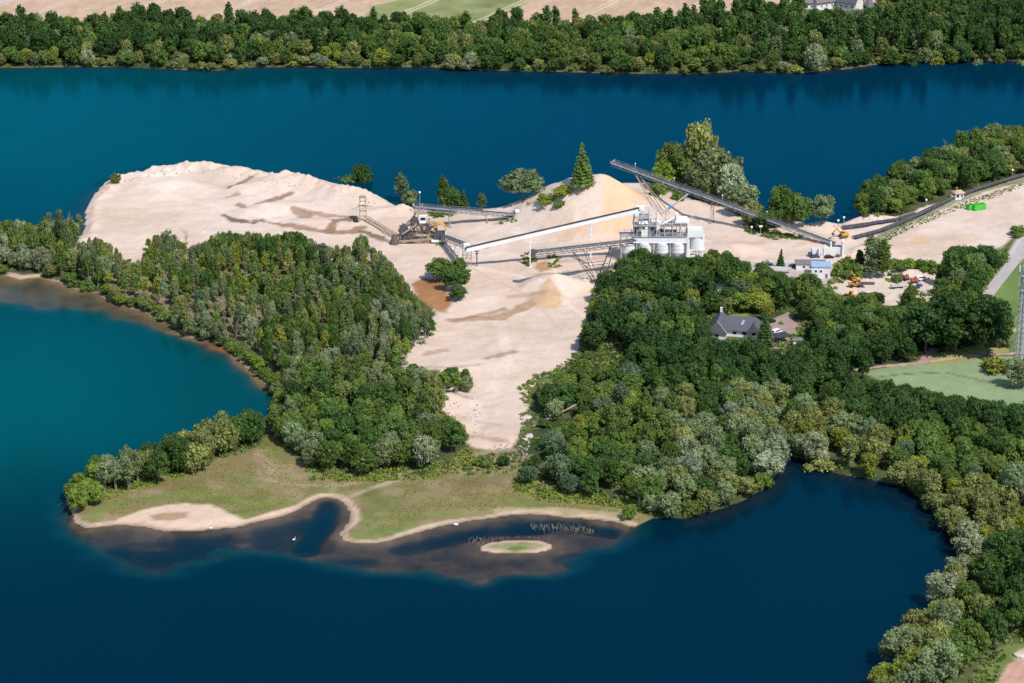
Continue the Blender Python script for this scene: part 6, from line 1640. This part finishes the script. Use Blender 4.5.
def car(name, px, py, rz, lab, mat, L_=4.4, W=1.8, H=1.45, van=False, cat='car'):
    p = gp(px, py); e = empty(name, p, rz); tag(e, lab, cat)
    m = MB(); h0 = .28
    if van: prof = [(-L_ / 2, h0), (L_ / 2, h0), (L_ / 2, .95), (L_ * .36, 1.15), (L_ * .24, H), (-L_ / 2 + .1, H), (-L_ / 2, 1.0)]
    else: prof = [(-L_ / 2, h0), (L_ / 2, h0), (L_ / 2, .72), (L_ * .26, .9), (L_ * .12, H), (-L_ * .28, H), (-L_ * .43, .95), (-L_ / 2, .85)]
    m.prism(prof, -W / 2, W / 2, 'y'); bd = m.build('body', mat, e)
    md = bd.modifiers.new('bevel', 'BEVEL'); md.width = .09; md.segments = 2
    m = MB()
    if van:
        for sd_ in (-1, 1): m.box((-.1, sd_ * (W / 2 + .012), H * .76), (L_ * .58, .03, H * .26))
        m.beam((L_ * .355, 0, 1.2), (L_ * .25, 0, H - .06), W * .86, .05); m.box((-L_ / 2 + .03, 0, H * .75), (.06, W * .8, H * .24))
    else:
        for sd_ in (-1, 1): m.prism([(L_ * .22, .92), (L_ * .11, H - .1), (-L_ * .26, H - .1), (-L_ * .38, .95)], sd_ * (W / 2 + .006) - .012, sd_ * (W / 2 + .006) + .012, 'y')
        m.beam((L_ * .255, 0, .93), (L_ * .135, 0, H - .05), W * .84, .05); m.beam((-L_ * .42, 0, 1.0), (-L_ * .295, 0, H - .05), W * .8, .05)
    m.build('window', M['glass'], e)
    m = MB(); wheels(m, L_, W, .34, .22); m.build('wheel', M['tyre'], e)
    for sd_ in (-1, 1):
        m = MB(); m.box((L_ / 2 + .01, sd_ * W * .36, .62), (.05, .34, .16)); m.build('headlight', M['carwhite'], e)
car('parked_van', 776.5, 333.5, R(40), 'white van on the brown parking court beside the carport', M['carwhite'], 4.9, 1.95, 2.0, True, 'van')
car('parked_car', 770.5, 322.5, R(30), 'black car at the rear left of the brown parking court', M['carblack'], 4.5, 1.85, 1.5)
car('parked_car', 829, 258, R(8), 'left one of two dark cars parked below the white bunker', M['carblack'])
car('parked_car', 817, 257.5, R(-5), 'right one of two dark cars parked below the white bunker', M['carblue']) if False else None
car('parked_car', 815, 257.5, R(8), 'dark blue car parked beyond the brown-roofed shed', M['carblue'])
car('parked_car', 769.5, 266.5, R(-30), 'blue car parked left of the small spruce', M['carblue'], 5.4, 1.9, 1.6)
car('parked_car', 793.5, 267, R(20), 'dark blue car at the left gable of the brown-roofed shed', M['carblue'])
car('parked_van', 1001, 368, R(160), 'white van parked on the field path behind the yellow-green bush', M['carwhite'], 5.2, 2.0, 2.2, True, 'van')
car('parked_car', 919, 287, R(60), 'dark blue car in the right part of the vehicle yard', M['carblue'])
car('parked_van', 921, 280, R(20), 'grey-white van at the right edge of the vehicle yard', M['carwhite'], 5, 2, 2, True, 'van')
# loose yard goods
p = gp(866.5, 284); m = MB(); m.box((0, 0, .5), (7.0, 2.4, .25)); m.box((-2.8, 0, .2), (.5, 2.2, .5)); m.box((2.8, 0, .2), (.5, 2.2, .5)); o = m.build('flatbed_platform', M['dsteel'], None); o.location = p; o.rotation_euler.z = R(-3); tag(o, 'dark flat platform lying right of the yard excavator', 'platform')
for (x, y, mt, sz, rz, lab) in ((897, 281, M['dsteel'], (5.0, 2.4, 1.6), .1, 'dark trailer at the back of the vehicle yard'), (897, 288, M['concrete'], (6.0, 2.2, 1.0), .2, 'grey trailer nearest the middle of the vehicle yard'), (906, 280, M['red'], (2.2, 1.8, 1.6), .4, 'red machine beside the dark trailer in the yard'), (914, 283, M['red'], (3.4, 2.2, 1.8), .1, 'larger red machine near the yard cars'),
    (834, 300, M['orange'], (2.4, 1.8, 1.6), .5, 'orange implement at the left end of the yard under trees')):
    p = gp(x, y); e = empty('farm_trailer' if 'trailer' in lab else 'farm_machine', p, rz); tag(e, lab, 'trailer' if 'trailer' in lab else 'machine')
    m = MB(); m.box((0, 0, .7 + sz[2] / 2), (sz[0], sz[1], sz[2] * .6), 0, .92); m.box((sz[0] * .2, 0, .9 + sz[2] * .8), (sz[0] * .4, sz[1] * .7, sz[2] * .4), 0, .8); m.build('body', mt, e)
    m = MB(); wheels(m, sz[0], sz[1], .45, .3); m.beam((sz[0] / 2, 0, .6), (sz[0] / 2 + 1.4, 0, .5), .18); m.build('running_gear', M['tyre'], e)

# sheds ------------------------------------------------------------------
def windows_on(e_, spots):
    for (c, sz) in spots:
        m = MB(); m.box(c, sz); f = m.build('window', M['white'], e_)
        k = [x for x in sz]; i = k.index(min(k)); k = [v * .78 if j != i else v + .05 for j, v in enumerate(k)]
        m = MB(); m.box(c, k); m.build('pane', M['glass'], f)
def shed(px, py, rz, L_, W, H, roofm, lab, gable=0.0, sp=()):
    p = gp(px, py); e = empty('flat_roofed_shed' if not gable else 'shed', p, rz); tag(e, lab, 'shed')
    m = MB(); m.box((0, 0, H / 2 - .2), (L_, W, H + .4)); w_ = m.build('wall', M['plaster'], e)
    m = MB()
    if gable: m.prism([(-W / 2 - .4, H), (W / 2 + .4, H), (0, H + gable)], -L_ / 2 - .4, L_ / 2 + .4, 'x')
    else: m.box((0, 0, H + .15), (L_ + .5, W + .5, .3)); m.box((0, 0, H + .36), (L_ - .3, W - .3, .14))
    m.build('roof', roofm, e)
    windows_on(w_, sp)
    m = MB(); m.box((L_ * .3, -W / 2 - .03, 1.05), (1.1, .08, 2.1)); m.build('door', M['slate2'], w_)
    return e
shed(810, 268, R(-2), 12.8, 6.5, 2.8, M['slate2'], 'long white shed with grey-brown roof beside the quarry road', .9, [((-3, -3.28, 1.6), (1.4, .08, 1.1)), ((0, -3.28, 1.6), (1.4, .08, 1.1))])
shed(820.5, 275.5, R(-5), 8.2, 7.5, 5.0, M['blueroof'], 'white box building with a pale blue flat roof above the yard', 0, [((-2.2, -3.78, 3.2), (1.2, .08, 1.2)), ((0, -3.78, 3.2), (1.2, .08, 1.2))])
shed(778, 277.5, R(-12), 10.0, 6.0, 3.8, M['concrete'], 'white flat-roofed shed half hidden behind trees near the spruce', 0, [((3.5, -3.03, 2.4), (1.1, .08, 1.0))])
p = gp(719, 291); e = empty('garden_hut', p + Vector((0, 0, 0)), R(10)); tag(e, 'small white hut gable glimpsed among the dark trees below the silos', 'hut')
m = MB(); m.prism([(-1.8, -.2), (1.8, -.2), (1.8, 4.6), (0, 6.0), (-1.8, 4.6)], -1.6, 1.6, 'y'); m.build('wall', M['plaster'], e) 
m = MB(); m.beam((-2.0, 0, 4.5), (0, 0, 6.2), 3.5, .16); m.beam((2.0, 0, 4.5), (0, 0, 6.2), 3.5, .16); m.build('roof', M['slate2'], e)
# slate roofed house: hipped main wing and a gabled cross wing
p = gp(738, 337); e = empty('house', p, R(-12)); tag(e, 'white bungalow with dark slate roof hidden among the trees', 'house')
m = MB(); m.box((0, 4.5, 1.5), (18, 9, 3.2)); m.box((-8.2, 2.5, 1.5), (7.5, 15, 3.2)); m.box((-8.2, 2.5, 3.3), (7.4, 14.8, .4)); w_ = m.build('wall', M['plaster'], e)
m = MB(); m.add([(-9.5, -.9, 3.0), (10, -.9, 3.0), (10, 9.9, 3.0), (-9.5, 9.9, 3.0), (-8, 4.5, 7.6), (6.5, 4.5, 7.6)], [(0, 1, 5, 4), (1, 2, 5), (2, 3, 4, 5), (3, 0, 4), (3, 2, 1, 0)]); rf = m.build('roof', M['slate'], e)
m = MB(); m.add([(-12.6, -5.8, 3.01), (-3.8, -5.8, 3.01), (-3.8, 10.8, 3.01), (-12.6, 10.8, 3.01), (-8.2, -4.8, 7.9), (-8.2, 9.5, 7.9)], [(0, 1, 4), (1, 2, 5, 4), (2, 3, 5), (3, 0, 4, 5), (3, 2, 1, 0)]); rf2 = m.build('roof', M['slate'], e)
m = MB(); m.beam((-8.2, -4.8, 7.95), (-3.7, -5.9, 3.05), .3, .14); m.build('hip_tile', M['concrete'], rf2)
m = MB(); m.box((-8.2, 8.0, 8.3), (.9, .9, 2.0)); m.box((-8.2, 8, 9.4), (1.1, 1.1, .2)); m.build('chimney', M['plaster'], rf2)
m = MB(); m.add([(3.6, -1.6, 3.02), (9.6, -1.6, 3.02), (9.6, 4.5, 3.02), (3.6, 4.5, 3.02), (6.6, -1.4, 6.4), (6.6, 3.6, 6.9)], [(0, 1, 4), (1, 2, 5, 4), (2, 3, 5), (3, 0, 4, 5), (3, 2, 1, 0)]); m.build('roof', M['slate'], e)
m = MB(); m.beam((1.2, .9, 5.0), (2.0, 2.5, 6.6), 1.1, .12); m.build('skylight', M['blueroof'], rf)
windows_on(w_, [((-1.5, -.03, 1.7), (2.0, .08, 1.4)), ((2.5, -.03, 1.7), (2.4, .08, 1.6)), ((6.5, -.03, 1.7), (2.0, .08, 1.4)), ((-8.2, -5.03, 1.7), (2.4, .08, 1.4))])
m = MB(); m.box((-4.6, -2.6, 1.3), (.5, .5, 2.8)); m.build('brick_pier', M['brick'], e)
# carport
p = gp(781, 341); e = empty('carport', p, R(38)); tag(e, 'flat dark-roofed carport right of the white van', 'carport')
e.rotation_euler.z = R(20)
m = MB(); m.box((0, 0, 2.6), (6.6, 6.0, .28)); m.build('roof', M['felt'], e)
for sx in (-2.9, 2.9):
    for sy in (-2.6, 2.6): m = MB(); m.box((sx, sy, 1.2), (.2, .2, 2.6)); m.build('post', M['dsteel'], e)
p = gp(797, 345); e = empty('garden_shed', p, R(15)); tag(e, 'small garden shed with brown roof right of the parking court', 'shed')
m = MB(); m.box((0, 0, 1.2), (4.2, 3.0, 2.6)); m.build('wall', M['plaster'], e)
m = MB(); m.prism([(-1.9, 2.5), (1.9, 2.5), (0, 3.3)], -2.4, 2.4, 'x'); m.build('roof', M['slate2'], e)
# farmhouses beyond the far wood
for x, y, rz, L_, rm, lab in ((822, 8, 30, 16, M['slate2'], 'brown-roofed white farmhouse beyond the far wood'), (850, 9, -35, 13, M['slate'], 'dark blue-grey roofed farmhouse beyond the far wood'), (877, 8, 20, 11, M['tanroof'], 'tan-roofed farmhouse at the top frame edge'), (803, 9, 10, 9, M['slate2'], 'small white farm building, leftmost beyond the far wood')):
    p = gp(x, y); p.z = hz(p.x, p.y); e = empty('farmhouse', p, R(rz)); tag(e, lab, 'house')
    m = MB(); m.prism([(-5, -.3), (5, -.3), (5, 5.5), (0, 11.0), (-5, 5.5)], -L_ / 2, L_ / 2, 'x'); w_ = m.build('wall', M['plaster'], e)
    m = MB(); m.prism([(-5.9, 4.6), (0, 11.1), (5.9, 4.6), (5.9, 4.95), (0, 11.55), (-5.9, 4.95)], -L_ / 2 - .5, L_ / 2 + .5, 'x'); rf = m.build('roof', rm, e)
    m = MB(); m.box((1.5, 1.0, 11.5), (.9, .9, 2.2)); m.build('chimney', M['brick'], rf)
    windows_on(w_, [((k, -5.03, 2.6), (1.4, .08, 1.4)) for k in (-4, 0, 4)])
# posts and lamps
def lamp(px, py, H, lab, dbl=False):
    p = gp(px, py); e = empty('floodlight_pole', p); tag(e, lab, 'floodlight', 'floodlight poles')
    m = MB(); m.tube((0, 0, -.3), (0, 0, H), .14, .09, 8); m.build('pole', M['steel'], e)
    m = MB(); m.box((0, 0, H + .2), (1.5 if dbl else .9, .5, .7)); m.beam((-.5, 0, H), (.5, 0, H), .1); m.build('lamp_head', M['white'], e)
lamp(760.5, 236, 4.5, 'white double-headed floodlight on the sand edge, right one of the pair', True); lamp(751.5, 234, 3.2, 'short single floodlight left of the double-headed one')
lamp(843.5, 229, 5.5, 'tall floodlight pole behind the yellow excavator'); lamp(1012, 180, 5.0, 'floodlight pole by the low conveyor near the frame edge'); lamp(926, 207, 3.4, 'low floodlight pole along the low conveyor before the booth'); lamp(838, 229, 4.0, 'shorter floodlight pole left of the tall one behind the excavator'); lamp(420, 216, 11.5, 'high lamp pole above the dredging machine')
# lattice mast
p = gp(1018, 372); e = empty('lattice_mast', p, R(12)); tag(e, 'tall galvanised lattice radio mast with white panel antennas', 'mast')
m = MB(); Hm = 45.0; n_ = 20
def corner(k, z):
    w = 1.75 * (1 - z / Hm) + .75 * z / Hm
    a_ = k * PI / 2 + PI / 4; return Vector((math.cos(a_) * w * 1.3, math.sin(a_) * w * 1.3, z))
for i in range(n_):
    z0_, z1_ = Hm * i / n_, Hm * (i + 1) / n_
    for k in range(4):
        m.beam(corner(k, z0_), corner(k, z1_), .24); m.beam(corner(k, z0_), corner((k + 1) % 4, z1_), .13); m.beam(corner((k + 1) % 4, z0_), corner(k, z1_), .13); m.beam(corner(k, z1_), corner((k + 1) % 4, z1_), .13)
galv = paint('bright_galvanised', (0.46, 0.48, 0.50), .5, .15, .5, .2)
m.build('mast_frame', galv, e)
m = MB(); m.box((0, 0, Hm / 2), (.5, .16, Hm)); m.build('ladder_and_cables', M['dsteel'], e)
for z in (34.5, 40.5):
    m = MB(); m.box((0, 0, z), (3.4, 3.4, .15))
    for q in ((-1.7, -1.7), (1.7, -1.7), (1.7, 1.7), (-1.7, 1.7)): m.beam((*q, z), (*q, z + 1.1), .08)
    m.build('platform', galv, e)
for a_ in (-90, 30, 150):
    m = MB(); c_, s_ = math.cos(R(a_)), math.sin(R(a_)); m.box((c_ * 2.0, s_ * 2.0, 38.0), (.55, .35, 3.4), R(a_ + 90)); m.box((c_ * 2.0, s_ * 2.0, 43.0), (.5, .35, 2.6), R(a_ + 90)); m.build('panel_antenna', M['white'], e)
m = MB(); m.tube((1.2, -1.0, 46), (1.2, -1.35, 46), .7, .7, 14); m.tube((0, 0, Hm), (0, 0, Hm + 3), .08); m.build('dish', M['white'], e)
m = MB(); m.box((0, 0, .1), (5, 5, .5)); m.build('foundation', M['concrete'], e)
# fallen tree, logs, boulders
p0 = gp(533, 428); p1 = gp(576, 411); e = empty('fallen_tree', p0); tag(e, 'grey fallen tree trunk lying across the sand edge', 'fallen tree')
d = p1 - p0; m = MB(); m.tube((0, 0, .6), (d.x * .45, d.y * .45, 1.6), .3, .45, 8); m.tube((d.x * .45, d.y * .45, 1.6), (d.x, d.y, d.z + 2.6), .45, .34, 8); m.build('trunk', M['deadwood'], e)
m = MB(); g = np.random.default_rng(8)
for k in range(46):
    t = g.uniform(0, .62); q = Vector((d.x * t, d.y * t, .6 + t * 2)); v = Vector((g.uniform(-3, 3), g.uniform(-3.5, 3.5), g.uniform(-.3, 2.2))); m.tube(q, q + v, .1, .03, 4)
m.build('branch', M['deadwood'], e)
stone = paint('limestone', (0.55, 0.47, 0.40), .9, .25, 1.2)
def rock(px, py, r_, lab, g):
    p = gp(px, py); V_ = ICV * (1 + (g.random((len(ICV), 1)) - .5) * .35) * np.array([r_ * 1.3, r_ * .9, r_ * .6])
    m = MB(); m.add(V_.tolist(), ICF.tolist()); o = m.build('boulder', stone); o.location = p + Vector((0, 0, r_ * .15)); o.rotation_euler.z = g.uniform(0, 3); tag(o, lab, 'boulder', 'pale boulders on the sand edge')
g = np.random.default_rng(77)
rock(526, 419, 1.9, 'pale boulder at the sand edge just left of the fallen tree tip', g); rock(529, 437, 1.6, 'pale boulder below the fallen tree', g); rock(526, 440, 1.1, 'small boulder beside the one below the fallen tree', g)
rock(1019, 656, 1.5, 'pale boulder beside the ploughed corner field', g)
# rubble and dead wood strewn on the sand foot: uncountable
m = MB()
for _ in range(420):
    u = g.random()
    if u < .35: x, y = g.uniform(488, 530), g.uniform(440, 462)
    elif u < .55: x, y = g.uniform(425, 480), g.uniform(398, 436)
    elif u < .75: x, y = g.uniform(80, 380), 0; y = np.interp(x, [80, 100, 130, 200, 300, 380], [212, 190, 176, 168, 182, 200]) + g.uniform(0, 6)
    elif u < .88: x, y = g.uniform(855, 885), g.uniform(213, 222)
    else: x, y = g.uniform(595, 622), g.uniform(340, 366)
    p = gp(x, y)
    if p.z < .3: continue
    r_ = g.uniform(.12, .55)
    m.box((p.x, p.y, p.z + r_ * .2), (r_ * g.uniform(1, 3), r_ * 1.2, r_ * .8), g.uniform(0, 3), .7)
o = m.build('rubble', paint('rubble', (0.42, 0.33, 0.27), .95, .4, .5)); tag(o, 'loose stones and driftwood strewn along the sand edges', 'rubble', None, 'stuff')
# fence posts along the road at the right
for i, (x, y) in enumerate(((1003, 263), (998, 271), (990, 279), (982, 287), (973, 297))):
    p = gp(x - 6, y); m = MB(); m.tube((0, 0, -.3), (0, 0, 1.5), .1, .09, 6); o = m.build('fence_post', M['deadwood']); o.location = p; tag(o, 'wooden post on the road verge, %s from the bend' % ordn(i + 1), 'post', 'wooden posts along the road verge')
# swans on the shallow water
def swan(px, py, rz, lab, k=1.0):
    p = at(px, py, 0.02); e = empty('swan', p, rz); tag(e, lab, 'swan', 'swans on the shallow water'); e.scale = (k, k, k)
    V_ = ICV * np.array([.78, .34, .28]); V_[:, 2] += .14; V_[:, 2] += np.where(V_[:, 0] < -.3, (-.3 - V_[:, 0]) * .5, 0)
    bm_ = MB(); bm_.add(V_.tolist(), ICF.tolist())
    pts_ = [(.55, 0, .25), (.78, 0, .5), (.72, 0, .85), (.82, 0, 1.08), (.98, 0, 1.06)]
    for q, r_, r0, r1 in zip(pts_[:-1], pts_[1:], (.14, .1, .08, .09), (.1, .08, .09, .07)): bm_.tube(q, r_, r0, r1, 8)
    bm_.build('body', M['feather'], e, True)
    m = MB(); m.tube((.96, 0, 1.05), (1.16, 0, .98), .045, .015, 6); m.build('beak', M['beak'], e)
    for sd_ in (-1, 1):
        W_v = ICV * np.array([.6, .1, .2]); W_v[:, 1] += sd_ * .3; W_v[:, 2] += .3; W_v[:, 0] -= .12
        m = MB(); m.add(W_v.tolist(), ICF.tolist()); m.build('wing', M['feather'], e, True)
swan(294, 540, 1.0, 'white swan alone on the water in front of the inlet mouth', .8); swan(456, 525, .1, 'white swan close to the shore above the islet', 1.1); swan(211, 528.5, .4, 'white swan resting at the beach edge', .8)
